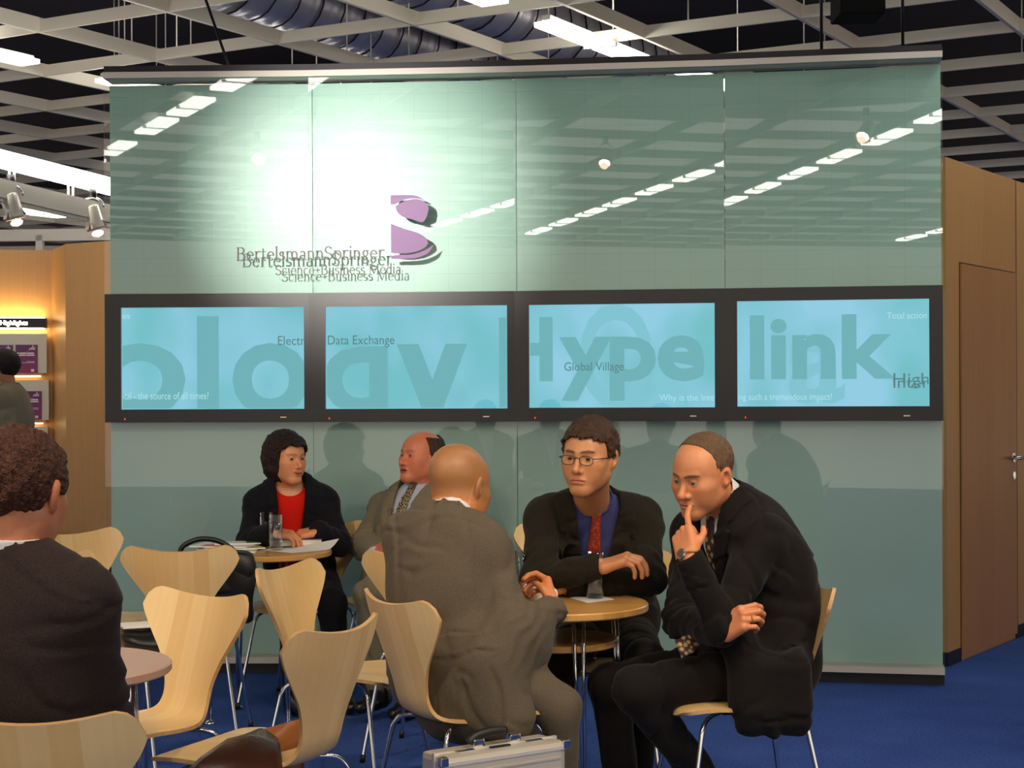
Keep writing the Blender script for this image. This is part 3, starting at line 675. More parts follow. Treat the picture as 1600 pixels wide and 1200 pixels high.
def chair_leg(sx, sy):
    k = [(.05 * sx, .055 * sy, .420), (.10 * sx, .10 * sy, .424), (.145 * sx, .14 * sy, .418), (.165 * sx, .160 * sy, .395), (.175 * sx, .170 * sy, .35), (.205 * sx, .205 * sy, .15), (.225 * sx, .228 * sy, .012)]
    return MB().tube(catmull(k, 5), .0075, 10).me(), MB().tube([(.223 * sx, .226 * sy, .03), (.227 * sx, .230 * sy, 0)], .0105, 10).me()
CH_LEGS = [chair_leg(sx, sy) for sx in (1, -1) for sy in (1, -1)]
CH_PLATE = MB().box((-.075, -.075, .415), (.075, .075, .434), bev=.004).me()
def chair(loc, face, label, group=None):
    """face: compass of the sitter in degrees, 0 = towards the viewer, positive = to the viewer's right"""
    t = math.radians(face); f = Vector((math.sin(t), -math.cos(t), 0))
    root = empty('chair', (loc[0], loc[1], 0), math.atan2(-f.x, f.y)); tag(root, label, 'chair', group)
    link('seat_shell', CH_SHELL, None, root)
    link('seat_bracket', CH_PLATE, M_DARKMET, root)
    for lg, cp in CH_LEGS:
        l = link('leg', lg, M_CHROME, root); link('leg_cap', cp, M_BLACK, l)
    return root
def backto(px, D, face):       # chair origin so that the middle of its backrest stands at pixel column px, depth D
    t = math.radians(face); f = Vector((math.sin(t), -math.cos(t), 0)); p = Vector(((px - 800) / F_PX * D, D, 0)); return p + f * .265
chair(backto(28, 3.08, 172), 172, 'beech chair at the bottom left corner, under the man seen from behind')
chair(backto(322, 4.98, -38), -38, 'empty beech chair in front, its seat showing beside the pink-topped table')
chair(backto(277, 6.40, 183), 183, 'beech chair seen from behind with the black briefcase on its seat')
chair(backto(436, 5.75, 68), 68, 'beech chair turned sideways, just under the edge of the table with books')
chair(backto(540, 4.27, 245), 245, 'beech chair at the bottom edge with a brown leather bag on its seat')
chair(backto(604, 4.83, 121), 121, 'beech chair of the shaved-headed man in the brown suit')
chair(backto(648, 6.15, 165), 165, 'beech chair mostly hidden behind the shaved-headed man')
chair(backto(962, 6.2, -12), -12, 'beech chair of the man in glasses, its edge showing beside his arm')
chair(backto(880, 7.45, 0), 0, 'beech chair by the glass wall behind the man in glasses')
chair(backto(1278, 5.14, -80), -80, 'beech chair under the black-suited man resting his chin on his hand')
chair(backto(508, 7.72, -15), -15, 'beech chair of the woman in the red top')
chair(backto(678, 7.85, -28), -28, 'beech chair of the balding man in the tweed jacket')
chair(backto(112, 7.2, 48), 48, 'greenish-lit beech chair in front of the left wooden booth')
chair(backto(88, 6.1, 78), 78, 'beech chair left, its seat carrying a small black bag')
# round tables
TR = .30
def table(loc, label, leg0=19, mat=M_TABLE, zt=.72):
    root = empty('cafe_table', (loc[0], loc[1], 0)); tag(root, label, 'table')
    MB().lathe([(.001, zt - .024), (TR - .004, zt - .024), (TR, zt - .020), (TR, zt - .004), (TR - .004, zt), (.001, zt)], 64, smooth=False).build('tabletop', mat, root)
    MB().lathe([(.001, .585), (.198, .585), (.2, .588), (.2, .603), (.198, .606), (.001, .606)], 48, smooth=False).build('shelf', M_TABLE, root)
    for k in range(4):
        a = math.radians(leg0 + 90 * k); c = Vector((math.cos(a), math.sin(a), 0)); s = Vector((-c.y, c.x, 0)); b = MB()
        for e in (-1, 1): b.tube([c * .205 + s * .017 * e + Vector((0, 0, zt - .024)), c * .215 + s * .013 * e + Vector((0, 0, .5)), c * .245 + s * .004 * e + Vector((0, 0, .015))], .0055, 8)
        lg = b.build('leg', M_CHROME, root); MB().lathe([(.001, 0), (.025, 0), (.025, .006), (.008, .015), (.001, .015)], 16, tuple(c * .245)).build('foot_plate', M_CHROME, lg)
    return root
T1 = Vector(A(865, 939, 5.33)); T2 = Vector(A(407, 857, 7.13)); T3 = Vector(A(75, 1032, 4.15))
table(T1, 'round beech table between the three men in suits')
table(T2, 'round beech table with books and papers beside the woman', 35)
table(T3, 'round pink-topped table behind the arm of the man at bottom left', 5, plain('pink_laminate', sc(206, 164, 138), .4))
ZT = .72
# ------------------------------------------------------------------ small things
M_TUMB = glassmat('tumbler_glass', 1.6, (.95, .96, .95, 1), 0, 2.2); M_WATER = glassmat('water', 1.6, (.84, .87, .87, 1), 0, 2.5)
def tumbler(p, h, r, label, water=.0):
    root = empty('water_glass', p); tag(root, label, 'glass')
    MB().lathe([(.001, 0), (r - .003, 0), (r - .001, .003), (r, h), (r - .0018, h), (r - .003, .018), (.001, .016)], 32).build('tumbler', M_TUMB, root)
    if water > 0: MB().lathe([(.001, .0168), (r - .0035, .0185), (r - .0028, .0168 + water), (.001, .0168 + water)], 32).build('water', M_WATER, root)
def onT(px, py): q = AZ(px, py, ZT); q.z = ZT; return q
tumbler(onT(813, 930), .148, .029, 'half-full water glass left of the other, above the white cup', .068)
tumbler(onT(834, 919), .148, .029, 'half-full water glass right behind its twin by the cup', .070)
tumbler(onT(927, 936) + Vector((0, 0, .0015)), .150, .030, 'half-full water glass standing on the white napkin', .078)
tumbler(onT(414, 850), .15, .029, 'taller-looking empty glass by the woman\'s hands')
tumbler(onT(429, 857) + Vector((0, 0, .0032)), .15, .029, 'nearly empty glass standing on the paper by the books', .012)
M_PAPER = plain('white_paper', sc(236, 234, 230), .7)
def sheet(pts, name, label, cat, mat=M_PAPER, t=.001, curl=None):
    c = sum((Vector(p) for p in pts), Vector()) / len(pts); b = MB(); n = len(pts)
    V = [Vector(p) - c for p in pts]
    b.add(V + [v + Vector((0, 0, t)) for v in V], [list(range(n))[::-1], list(range(n, 2 * n))] + [(i, (i + 1) % n, (i + 1) % n + n, i + n) for i in range(n)])
    o = b.build(name, mat); o.location = c; return tag(o, label, cat)
sheet([onT(886, 934), onT(915, 943), onT(957, 938), onT(926, 930)], 'napkin', 'white paper napkin under the single water glass', 'napkin')
# paper with a curled end, book and magazine pile on the far table
pr = empty('paper_sheet', onT(450, 855)); tag(pr, 'white paper sheet under the book, its right end curled up', 'paper')
b = MB(); q0, q1, q2, q3 = onT(400, 856), onT(455, 862), onT(528, 856), onT(470, 851)
rows = 10; V = []
for i in range(rows + 1):
    t = i / rows; a_ = q0.lerp(q3, t) if False else q0.lerp(q3, t); c_ = q1.lerp(q2, t); z_ = .0015 + (.045 * max(0, (t - .75) / .25) ** 1.6)
    V += [a_ + Vector((0, 0, .001)), c_ + Vector((0, 0, z_))]
b.add(V, [(2 * i, 2 * i + 1, 2 * i + 3, 2 * i + 2) for i in range(rows)], True); b.build('sheet', M_PAPER, pr, world=True)
bk = empty('book', onT(465, 850) + Vector((0, 0, .003)), math.radians(8)); tag(bk, 'thick book with dark blue cover in front of the woman\'s hands', 'book')
MB().box((-.075, -.07, .003), (.098, .09, .030)).build('page_block', plain('book_pages', sc(232, 222, 196), .8), bk)
MB().box((-.08, -.075, .030), (.102, .094, .034)).build('cover', plain('blue_cover', sc(44, 48, 104), .4), bk); MB().box((-.08, -.075, 0), (.102, .094, .003)).build('cover', plain('blue_cover', sc(44, 48, 104), .4), bk)
no = empty('notebook', onT(447, 848) + Vector((0, 0, .037)), math.radians(-6)); tag(no, 'thin white notebook lying open on the book', 'notebook')
MB().box((-.10, -.05, 0), (.06, .05, .004)).build('pages', M_PAPER, no)
for i, (px, py, w, d_, z, c, rz, lab) in enumerate(((352, 857, .13, .10, .000, sc(210, 206, 200), 5, 'bottom magazine of the pile at the left of the far table'), (362, 855, .12, .09, .006, sc(196, 176, 60), 24, 'magazine with a yellow spine in the pile on the far table'), (350, 853, .13, .10, .012, sc(226, 224, 220), -10, 'white brochure on the magazine pile beside the briefcase handle'), (368, 852, .10, .06, .018, sc(60, 130, 80), 14, 'topmost leaflet with a green corner on the magazine pile'))):
    o = empty('magazine', onT(px, py) + Vector((0, 0, z)), math.radians(rz)); tag(o, lab, 'magazine', 'magazines on the far table')
    MB().box((-w, -d_, 0), (w, d_, .0055), bev=.001).build('pages', M_PAPER, o); MB().box((-w, -d_, .0055), (w if i != 3 else w, d_, .006)).build('cover', plain('magazine_cover', c if i != 3 else sc(230, 228, 222), .4), o)
    if i == 3: MB().box((w * .4, -d_, .006), (w, d_, .0064)).build('green_corner', plain('green_print', c, .4), o)
    if i == 2: MB().box((-w * .6, -d_, .006), (w * .2, -d_ * .2, .0064)).build('red_print', plain('red_print', sc(190, 60, 50), .4), o)
# coffee cup held by the shaved-headed man
CUP = A(832, 940, 5.2); CUP.z = .7205
cup = empty('coffee_cup', CUP); cup.scale = (1.25, 1.25, 1.25); tag(cup, 'white coffee cup in the hands of the shaved-headed man', 'cup')
MB().lathe([(.001, 0), (.024, 0), (.026, .004), (.029, .03), (.0375, .052), (.038, .056), (.0355, .056), (.027, .03), (.022, .008), (.001, .008)], 32).build('cup_body', plain('white_china', sc(235, 232, 226), .15), cup)
b = MB(); b.tube(catmull([(.030, 0, .046), (.05, 0, .045), (.056, 0, .03), (.046, 0, .018), (.029, 0, .016)], 4), .004, 8); b.build('cup_handle', plain('white_china', sc(235, 232, 226), .15), cup)
# aluminium attache case
ca, cb = AZ(690, 1184, .40), AZ(874, 1158, .40); cd = (cb - ca); cl = .41
case = empty('attache_case', (ca.x, ca.y, .0), math.atan2(cd.y, cd.x)); tag(case, 'ribbed aluminium attache case standing at the bottom edge', 'case')
TH = .13
b = MB(); b.box((0, 0, 0), (cl, TH, .40), bev=.018); b.build('shell', M_ALU, case)
for i in range(11): MB().box((.02, -.003, .03 + i * .032), (cl - .02, .001, .036 + i * .032)).build('rib', M_ALU, case)
b = MB(); b.box((-.003, .052, -.0), (cl + .003, .062, .4035)); b.box((.0, -.0025, .375), (cl, .004, .385)); b.build('frame_band', plain('polished_rim', (.8, .77, .72, 1), .35, .5), case)
for x in (.0, cl):
    b = MB(); b.box((x - .012, -.004, .375), (x + .012, .02, .402), bev=.004); b.build('corner_guard', M_CHROME, case)
for x in (.06, cl - .12): MB().box((x, .03, .40), (x + .06, .045, .406), bev=.002).build('latch', M_CHROME, case)
MB().box((cl * .42, .03, .40), (cl * .58, .042, .404)).build('lock_plate', M_DARKMET, case)
for x in (cl * .36, cl * .66): b = MB(); b.box((x - .018, .052, .40), (x + .018, .085, .426), bev=.005); b.build('handle_mount', M_CHROME, case)
MB().tube(catmull([(cl * .30, .07, .416), (cl * .36, .07, .432), (cl * .5, .07, .438), (cl * .60, .07, .434)], 5), .013, 10).build('handle_grip', M_BLACK, case)
# black leather briefcase on the chair seat
M_LEATH = plain('black_leather', sc(20, 19, 20), .38, bump=.4, bscale=260)
bp = backto(277, 6.40, 183) + Vector((.06, .04, 0)); br = empty('briefcase', (bp.x, bp.y, .462), math.radians(8)); tag(br, 'black leather briefcase with arched handle standing on a chair seat', 'briefcase')
def softbox(lo, hi, bev, bulge, cuts=6):
    bm = bmesh.new(); bmesh.ops.create_cube(bm, size=1); bmesh.ops.bevel(bm, geom=bm.edges[:], offset=bev, segments=3, affect='EDGES', profile=.5)
    bmesh.ops.subdivide_edges(bm, edges=[e for e in bm.edges if e.calc_length() > .3], cuts=cuts, use_grid_fill=True)
    c = Vector([(a + b_) / 2 for a, b_ in zip(lo, hi)]); s = Vector([b_ - a for a, b_ in zip(lo, hi)]); V = []
    for v in bm.verts:
        p = v.co.copy(); k = 1 + bulge * (1 - min(1, 4 * p.z * p.z)) ; V.append(Vector((c.x + p.x * s.x * (1 + .04 * math.sin(p.z * 7)), c.y + p.y * s.y * k + .006 * math.sin(p.x * 9 + p.z * 6), c.z + p.z * s.z + .008 * math.sin(p.x * 7))))
    bm.verts.index_update(); F = [[v.index for v in f.verts] for f in bm.faces]; bm.free(); return V, F
b = MB(); b.add(*softbox((-.19, -.07, 0), (.20, .07, .285), .12, .25), smooth=True); b.build('bag_body', M_LEATH, br)
b = MB(); b.add(*softbox((-.185, -.082, .12), (.195, .04, .292), .1, .1), smooth=True); b.build('flap', M_LEATH, br)
MB().tube(catmull([(-.10, 0, .275), (-.085, 0, .318), (-.02, 0, .345), (.05, 0, .338), (.10, 0, .31), (.125, 0, .285)], 6), .011, 10).build('handle', M_LEATH, br)
for x in (-.10, .12): MB().box((x - .012, -.02, .262), (x + .012, .02, .292), bev=.003).build('handle_ring', M_CHROME, br)
# small black bag with papers on the seat further left
sp = backto(88, 6.1, 78) + Vector((.12, -.02, 0)); sb = empty('shoulder_bag', (sp.x, sp.y, .466), math.radians(20)); tag(sb, 'small black bag with hanging strap lying on the left chair\'s seat', 'bag')
b = MB(); b.add(*softbox((-.13, -.11, 0), (.13, .11, .085), .2, .3), smooth=True); b.build('bag_body', M_LEATH, sb)
MB().tube(catmull([(.05, -.10, .05), (.10, -.14, .03), (.12, -.16, -.03), (.16, -.165, -.11)], 6), .009, 8, flat=.35).build('strap', M_LEATH, sb)
o = empty('newspaper', (sp.x - .03, sp.y - .03, .556), .4); tag(o, 'folded printed paper on top of the small black bag', 'paper'); b = MB(); b.box((-.09, -.06, 0), (.07, .06, .008), bev=.002); b.build('folded_sheet', M_PAPER, o)
# brown leather bag on the nearest chair
M_BROWN = plain('brown_leather', sc(150, 92, 44), .32, bump=.3, bscale=120); M_BROWN2 = plain('dark_brown_leather', sc(58, 30, 20), .3, bump=.3, bscale=120)
cp5 = backto(540, 4.27, 245); t5 = math.radians(245); f5 = Vector((math.sin(t5), -math.cos(t5), 0))
bb = empty('leather_bag', (cp5.x, cp5.y, .464), 0); tag(bb, 'brown leather bag slumped on the seat at the bottom edge', 'bag')
b = MB()
def bagpt(px, py, D): return A(px, py, D) - Vector((cp5.x, cp5.y, .464))
ridge = [bagpt(395, 1138, 4.42), bagpt(425, 1131, 4.44), bagpt(450, 1124, 4.46), bagpt(474, 1119, 4.48)]
near = [bagpt(300, 1228, 4.2), bagpt(370, 1232, 4.25), bagpt(425, 1235, 4.34), bagpt(462, 1235, 4.44)]
far = [bagpt(400, 1215, 4.62), bagpt(430, 1212, 4.64), bagpt(450, 1210, 4.64), bagpt(470, 1210, 4.62)]
def loft(rows, mi=0):
    n = len(rows[0]); V = [p for r_ in rows for p in r_]; b.add(V, [(i * n + j, i * n + j + 1, (i + 1) * n + j + 1, (i + 1) * n + j) for i in range(len(rows) - 1) for j in range(n - 1)], True, mi)
def mixrow(a_, c_, t, lift): return [p.lerp(q, t) + Vector((0, 0, lift)) for p, q in zip(a_, c_)]
top = [catmull(r_, 4) for r_ in (ridge, near, far)]
loft([top[2], mixrow(top[2], top[0], .5, .03), mixrow(top[2], top[0], .85, .02), top[0]])
loft([top[0], mixrow(top[0], top[1], .15, .012), mixrow(top[0], top[1], .5, .03), mixrow(top[0], top[1], .8, .015), top[1]])
o = b.build('bag_body', M_BROWN, bb)
b = MB(); e0 = [ridge[0], mixrow([ridge[0]], [near[0]], .5, .02)[0], near[0]]; lo_ = [p + Vector((-.012, -.006, -.004)) for p in e0]
fl = catmull([bagpt(386, 1142, 4.40), bagpt(405, 1134, 4.40), bagpt(430, 1150, 4.38)], 4); fl2 = catmull([bagpt(262, 1222, 4.12), bagpt(345, 1232, 4.10), bagpt(440, 1236, 4.12)], 4)
loft([fl, mixrow(fl, fl2, .3, .025), mixrow(fl, fl2, .65, .022), fl2]); o = b.build('flap', M_BROWN2, bb); so = o.modifiers.new('thick', 'SOLIDIFY'); so.thickness = .006
hpts = [bagpt(450, 1043, 4.5), bagpt(447, 1022, 4.5), bagpt(453, 1018, 4.5), bagpt(505, 1024, 4.5), bagpt(509, 1048, 4.5)]
b = MB(); b.tube(catmull([bagpt(500, 1120, 4.5)] + [bagpt(505, 1050, 4.5), bagpt(503, 1028, 4.5), bagpt(497, 1022, 4.5), bagpt(455, 1018, 4.5), bagpt(448, 1022, 4.5), bagpt(448, 1038, 4.5), bagpt(456, 1043, 4.5), bagpt(505, 1050, 4.5)], 5), .0065, 8); b.build('handle', M_BROWN2, bb)
# ================================================================== people: implicit surfaces polygonised with surface nets
f32 = np.float32
def _v(p): return np.array((p[0], p[1], p[2]), dtype=f32)
class SDF:
    """points x,y,z (flat arrays) -> distance helpers"""
    def __init__(s, x, y, z): s.x, s.y, s.z = x, y, z
    def cap(s, a, b, ra, rb):
        a = _v(a); b = _v(b); d = b - a; dd = float(d @ d) + 1e-12
        px, py, pz = s.x - a[0], s.y - a[1], s.z - a[2]
        h = np.clip((px * d[0] + py * d[1] + pz * d[2]) / dd, 0, 1)
        return np.sqrt((px - d[0] * h) ** 2 + (py - d[1] * h) ** 2 + (pz - d[2] * h) ** 2) - (ra + (rb - ra) * h)
    def sph(s, c, r): return np.sqrt((s.x - c[0]) ** 2 + (s.y - c[1]) ** 2 + (s.z - c[2]) ** 2) - r
    def loc(s, c, ax):
        px, py, pz = s.x - c[0], s.y - c[1], s.z - c[2]
        return [px * a[0] + py * a[1] + pz * a[2] for a in ax]
    def ell(s, c, r, ax=None):
        if ax is None: u, v, w = s.x - c[0], s.y - c[1], s.z - c[2]
        else: u, v, w = s.loc(c, ax)
        k0 = np.sqrt((u / r[0]) ** 2 + (v / r[1]) ** 2 + (w / r[2]) ** 2) + 1e-9
        k1 = np.sqrt((u / r[0] ** 2) ** 2 + (v / r[1] ** 2) ** 2 + (w / r[2] ** 2) ** 2) + 1e-9
        return k0 * (k0 - 1) / k1
    def box(s, c, h, r, ax=None):
        if ax is None: u, v, w = s.x - c[0], s.y - c[1], s.z - c[2]
        else: u, v, w = s.loc(c, ax)
        u, v, w = np.abs(u) - h[0] + r, np.abs(v) - h[1] + r, np.abs(w) - h[2] + r
        return np.sqrt(np.maximum(u, 0) ** 2 + np.maximum(v, 0) ** 2 + np.maximum(w, 0) ** 2) + np.minimum(np.maximum(u, np.maximum(v, w)), 0) - r
def smin(a, b, k):
    h = np.maximum(k - np.abs(a - b), 0) / k; return np.minimum(a, b) - h * h * k * .25
def smax(a, b, k): return -smin(-a, -b, k)
def noise(x, y, z, wl, seed, n=6):
    r = np.random.RandomState(seed); out = np.zeros_like(x)
    for i in range(n):
        d = r.normal(size=3); d /= np.linalg.norm(d); f = 2 * np.pi / wl * (.7 + .7 * r.rand()); ph = r.rand() * 6.28
        out += np.sin((x * d[0] + y * d[1] + z * d[2]) * f + ph)
    return out / n
_C = np.array([[i, j, k] for i in (0, 1) for j in (0, 1) for k in (0, 1)])
_E = [(a, b) for a in range(8) for b in range(a + 1, 8) if np.abs(_C[a] - _C[b]).sum() == 1]
def polygonise(fn, lo, hi, vox, B=4):
    lo = np.array(lo, dtype=np.float64); hi = np.array(hi, dtype=np.float64)
    nb = np.maximum(1, np.ceil((hi - lo) / (vox * B)).astype(int)); n = nb * B + 1
    cx = [lo[i] + (np.arange(nb[i]) + .5) * B * vox for i in range(3)]
    g = np.meshgrid(*cx, indexing='ij'); Fc = fn(*[a.ravel().astype(f32) for a in g]).reshape(nb)
    near = np.abs(Fc) < B * vox * 1.5
    F = np.repeat(np.repeat(np.repeat(Fc, B, 0), B, 1), B, 2)
    F = np.pad(F, ((0, 1), (0, 1), (0, 1)), mode='edge').astype(f32)
    idx = np.argwhere(near)
    if len(idx) == 0: return np.zeros((0, 3)), np.zeros((0, 4), int)
    off = np.stack(np.meshgrid(*[np.arange(B + 1)] * 3, indexing='ij'), -1).reshape(-1, 3)
    msk = np.zeros(n, bool); pi = (idx[:, None, :] * B + off[None]).reshape(-1, 3); msk[pi[:, 0], pi[:, 1], pi[:, 2]] = True
    pi = np.argwhere(msk); P = lo + pi * vox
    F[pi[:, 0], pi[:, 1], pi[:, 2]] = fn(P[:, 0].astype(f32), P[:, 1].astype(f32), P[:, 2].astype(f32))
    F[0] = F[-1] = 1; F[:, 0] = F[:, -1] = 1; F[:, :, 0] = F[:, :, -1] = 1
    S = F < 0; cnt = np.zeros(n - 1, np.int8)
    for c in _C: cnt += S[c[0]:n[0] - 1 + c[0], c[1]:n[1] - 1 + c[1], c[2]:n[2] - 1 + c[2]]
    act = np.argwhere((cnt > 0) & (cnt < 8)); M_ = len(act)
    vals = np.stack([F[act[:, 0] + c[0], act[:, 1] + c[1], act[:, 2] + c[2]] for c in _C], 1)
    acc = np.zeros((M_, 3)); num = np.zeros(M_)
    for a, b in _E:
        fa, fb = vals[:, a], vals[:, b]; cr = (fa < 0) != (fb < 0); t = np.where(cr, fa / np.where(cr, fa - fb, 1), 0)
        acc += np.where(cr[:, None], _C[a] + (_C[b] - _C[a]) * t[:, None], 0); num += cr
    V = lo + (act + acc / num[:, None]) * vox
    vid = -np.ones(n - 1, np.int64); vid[act[:, 0], act[:, 1], act[:, 2]] = np.arange(M_)
    Q = []
    for ax in range(3):
        o1, o2 = [(1, 2), (2, 0), (0, 1)][ax]
        A0 = [slice(None)] * 3; A1 = [slice(None)] * 3; A0[ax] = slice(0, -1); A1[ax] = slice(1, None)
        s0, s1 = S[tuple(A0)], S[tuple(A1)]; e = np.argwhere(s0 != s1)
        ok = (e[:, o1] > 0) & (e[:, o2] > 0) & (e[:, o1] < n[o1] - 1) & (e[:, o2] < n[o2] - 1); e = e[ok]
        sg = s0[e[:, 0], e[:, 1], e[:, 2]]; qs = []
        for d1, d2 in ((-1, -1), (0, -1), (0, 0), (-1, 0)):
            c = e.copy(); c[:, o1] += d1; c[:, o2] += d2; qs.append(vid[c[:, 0], c[:, 1], c[:, 2]])
        q = np.stack(qs, 1); q[~sg] = q[~sg][:, ::-1]; Q.append(q)
    Q = np.concatenate(Q); Q = Q[(Q >= 0).all(1)]
    return V, Q
def npmesh(V, Q, col=None):
    me = bpy.data.meshes.new('m'); V = np.asarray(V, dtype=np.float32)
    me.vertices.add(len(V)); me.vertices.foreach_set('co', V.ravel())
    me.loops.add(Q.size); me.loops.foreach_set('vertex_index', Q.ravel().astype(np.int32))
    me.polygons.add(len(Q)); me.polygons.foreach_set('loop_start', np.arange(0, Q.size, 4, dtype=np.int32)); me.polygons.foreach_set('loop_total', np.full(len(Q), 4, np.int32))
    me.polygons.foreach_set('use_smooth', np.ones(len(Q), bool))
    if col is not None:
        at = me.color_attributes.new('Col', 'FLOAT_COLOR', 'POINT'); at.data.foreach_set('color', np.concatenate([col, np.ones((len(col), 1))], 1).astype(np.float32).ravel())
    me.update(calc_edges=True); me.validate(); return me
def skinmat(name, rough=.40):
    m, nt, p, N, L = newmat(name)
    a = N.new('ShaderNodeVertexColor'); a.layer_name = 'Col'
    tc = N.new('ShaderNodeTexCoord'); n = N.new('ShaderNodeTexNoise'); n.inputs['Scale'].default_value = 60; n.inputs['Detail'].default_value = 4; L.new(tc.outputs['Object'], n.inputs[0])
    mr = N.new('ShaderNodeMapRange'); mr.inputs[3].default_value = .88; mr.inputs[4].default_value = 1.10; L.new(n.outputs['Fac'], mr.inputs[0])
    mx = N.new('ShaderNodeVectorMath'); mx.operation = 'SCALE'; L.new(a.outputs[0], mx.inputs[0]); L.new(mr.outputs[0], mx.inputs['Scale'])
    L.new(mx.outputs[0], p.inputs['Base Color']); p.inputs['Roughness'].default_value = rough
    p.inputs['Subsurface Weight'].default_value = .08; p.inputs['Subsurface Radius'].default_value = (.012, .005, .003); p.inputs['Subsurface Scale'].default_value = .5
    b = N.new('ShaderNodeBump'); b.inputs['Strength'].default_value = .12; b.inputs['Distance'].default_value = .001; L.new(n.outputs['Fac'], b.inputs['Height']); L.new(b.outputs[0], p.inputs['Normal'])
    return m
M_SKIN = skinmat('skin')
def hairmat(name, c1, c2, curl=1.0):
    m, nt, p, N, L = newmat(name)
    tc = N.new('ShaderNodeTexCoord'); mp = N.new('ShaderNodeMapping'); mp.inputs['Scale'].default_value = (240 * curl, 240 * curl, 40 * curl if curl == 1 else 160); L.new(tc.outputs['Object'], mp.inputs[0])
    n = N.new('ShaderNodeTexNoise'); n.inputs['Scale'].default_value = 1; n.inputs['Detail'].default_value = 3; n.inputs['Distortion'].default_value = .8; L.new(mp.outputs[0], n.inputs[0])
    cr = N.new('ShaderNodeValToRGB'); cr.color_ramp.elements[0].color = c2; cr.color_ramp.elements[1].color = c1; cr.color_ramp.elements[0].position = .35; cr.color_ramp.elements[1].position = .7
    L.new(n.outputs['Fac'], cr.inputs[0]); L.new(cr.outputs[0], p.inputs['Base Color']); p.inputs['Roughness'].default_value = .55; p.inputs['Specular IOR Level'].default_value = .3
    b = N.new('ShaderNodeBump'); b.inputs['Strength'].default_value = 1.0; b.inputs['Distance'].default_value = .008; L.new(n.outputs['Fac'], b.inputs['Height']); L.new(b.outputs[0], p.inputs['Normal'])
    return m
def frame(theta, pitch=0.0, roll=0.0):
    """columns: subject's right, forward, up.  theta 0 = facing the viewer, + = viewer's right; pitch + = nose down; roll + = leaning to the subject's left"""
    t = math.radians(theta); Fw = Vector((math.sin(t), -math.cos(t), 0)); U = Vector((0, 0, 1)); R = Fw.cross(U)
    q = Matrix.Rotation(math.radians(-pitch), 3, R) @ Matrix.Rotation(math.radians(-roll), 3, Fw)
    m = Matrix((R, Fw, U)).transposed(); return q @ m
# ---- head (local: x right, y forward, z up, origin between the ears at eye height)
def skull(s, P):
    w = P.get('w', 1.0)
    d = s.ell((0, -.018, .032), (.0765 * w, .099, .086))
    d = smin(d, s.ell((0, .03, .022), (.064 * w, .058, .062)), .03)
    return d
def head_fn(P, face=True, neck=True):
    w = P.get('w', 1.0); jw = P.get('jaw', 1.0); nz = P.get('nose', 1.0)
    def fn(x, y, z):
        ax = np.abs(x); s = SDF(x, y, z); m = SDF(ax, y, z)
        d = skull(s, P)
        d = smin(d, s.ell((0, .024, -.052), (.056 * jw, .066, .066)), .035)
        d = smin(d, m.cap((.052 * jw, -.005, -.055), (.014, .066, -.102), .016, .019), .03)      # jaw line
        d = smin(d, s.sph((0, .072, -.100), .0195 * jw), .028)                                     # chin
        d = smin(d, m.ell((.043 * w, .052, -.022), (.026, .030, .022)), .022)                      # cheek bone
        d = smin(d, m.ell((.030, .056, -.052), (.026, .026, .030)), .02)
        d = smin(d, m.ell((.040 * jw, .018, -.030), (.022, .046, .050)), .03)
        if face:
            d = smin(d, m.cap((.006, .083, .016), (.038, .073, .019), .0105, .008), .014)          # brow
            d = smax(d, -m.ell((.031, .099, -.001), (.019, .016, .012)), .014)                     # socket
            d = smin(d, s.cap((0, .084, .004), (0, .103 + .004 * nz, -.034), .0075, .0100 * nz), .010)  # nose
            d = smin(d, s.sph((0, .1035 + .005 * nz, -.038), .0105 * nz), .008)
            d = smin(d, m.sph((.0120 * nz, .094, -.042), .0078 * nz), .007)
            d = smax(d, -m.sph((.0062 * nz, .102, -.0505), .0042), .004)
            d = smin(d, s.ell((0, .080, -.070), (.026, .016, .020)), .012)                         # mouth mound
            mo = P.get('smile', 0.0)
            zl = -.0715 + mo * ax * 9 * ax
            lipu = np.sqrt((ax / .024) ** 2 + ((y - .0925) / .0085) ** 2 + ((z - zl - .0052) / .0052) ** 2) - 1
            lipl = np.sqrt((ax / .021) ** 2 + ((y - .0925) / .0085) ** 2 + ((z - zl + .0060) / .0062) ** 2) - 1
            d = smin(d, lipu * .0052, .004); d = smin(d, lipl * .006, .004)
            op = P.get('open', .0012)
            slit = np.sqrt((ax / .0235) ** 2 + ((y - .098) / .016) ** 2 + ((z - zl) / op) ** 2) - 1
            d = smax(d, -slit * op, .002)
            eb = m.sph((.031, .0745, -.002), .0138)                                               # lids
            sl = m.ell((.031, .089, -.002), (.0128, .016, .0036 * P.get('eye', 1.0)))
            d = smin(d, smax(eb, -sl, .0015), .0035)
        if P.get('ear', True):
            e = m.ell((.0815 * w, -.010, -.008), (.0100, .0195, .033), [(.90, .30, -.12), (-.32, .93, .2), (.16, -.16, .97)])
            e = smax(e, -m.ell((.088 * w, -.004, -.006), (.007, .010, .018)), .004)
            d = smin(d, e, .006)
        if neck:
            q = P.get('neckv', (0, -.045, -.20)); nr = P.get('neckr', .056)
            d = smin(d, s.cap((0, -.022, -.05), q, nr, nr + .006), .03)
        if P.get('folds'):                                                                          # rolls of skin at the nape
            d = d + .0035 * np.exp(-((z + .055) / .012) ** 2) * (y < -.03) + .003 * np.exp(-((z + .085) / .008) ** 2) * (y < -.02)
        return d
    return fn
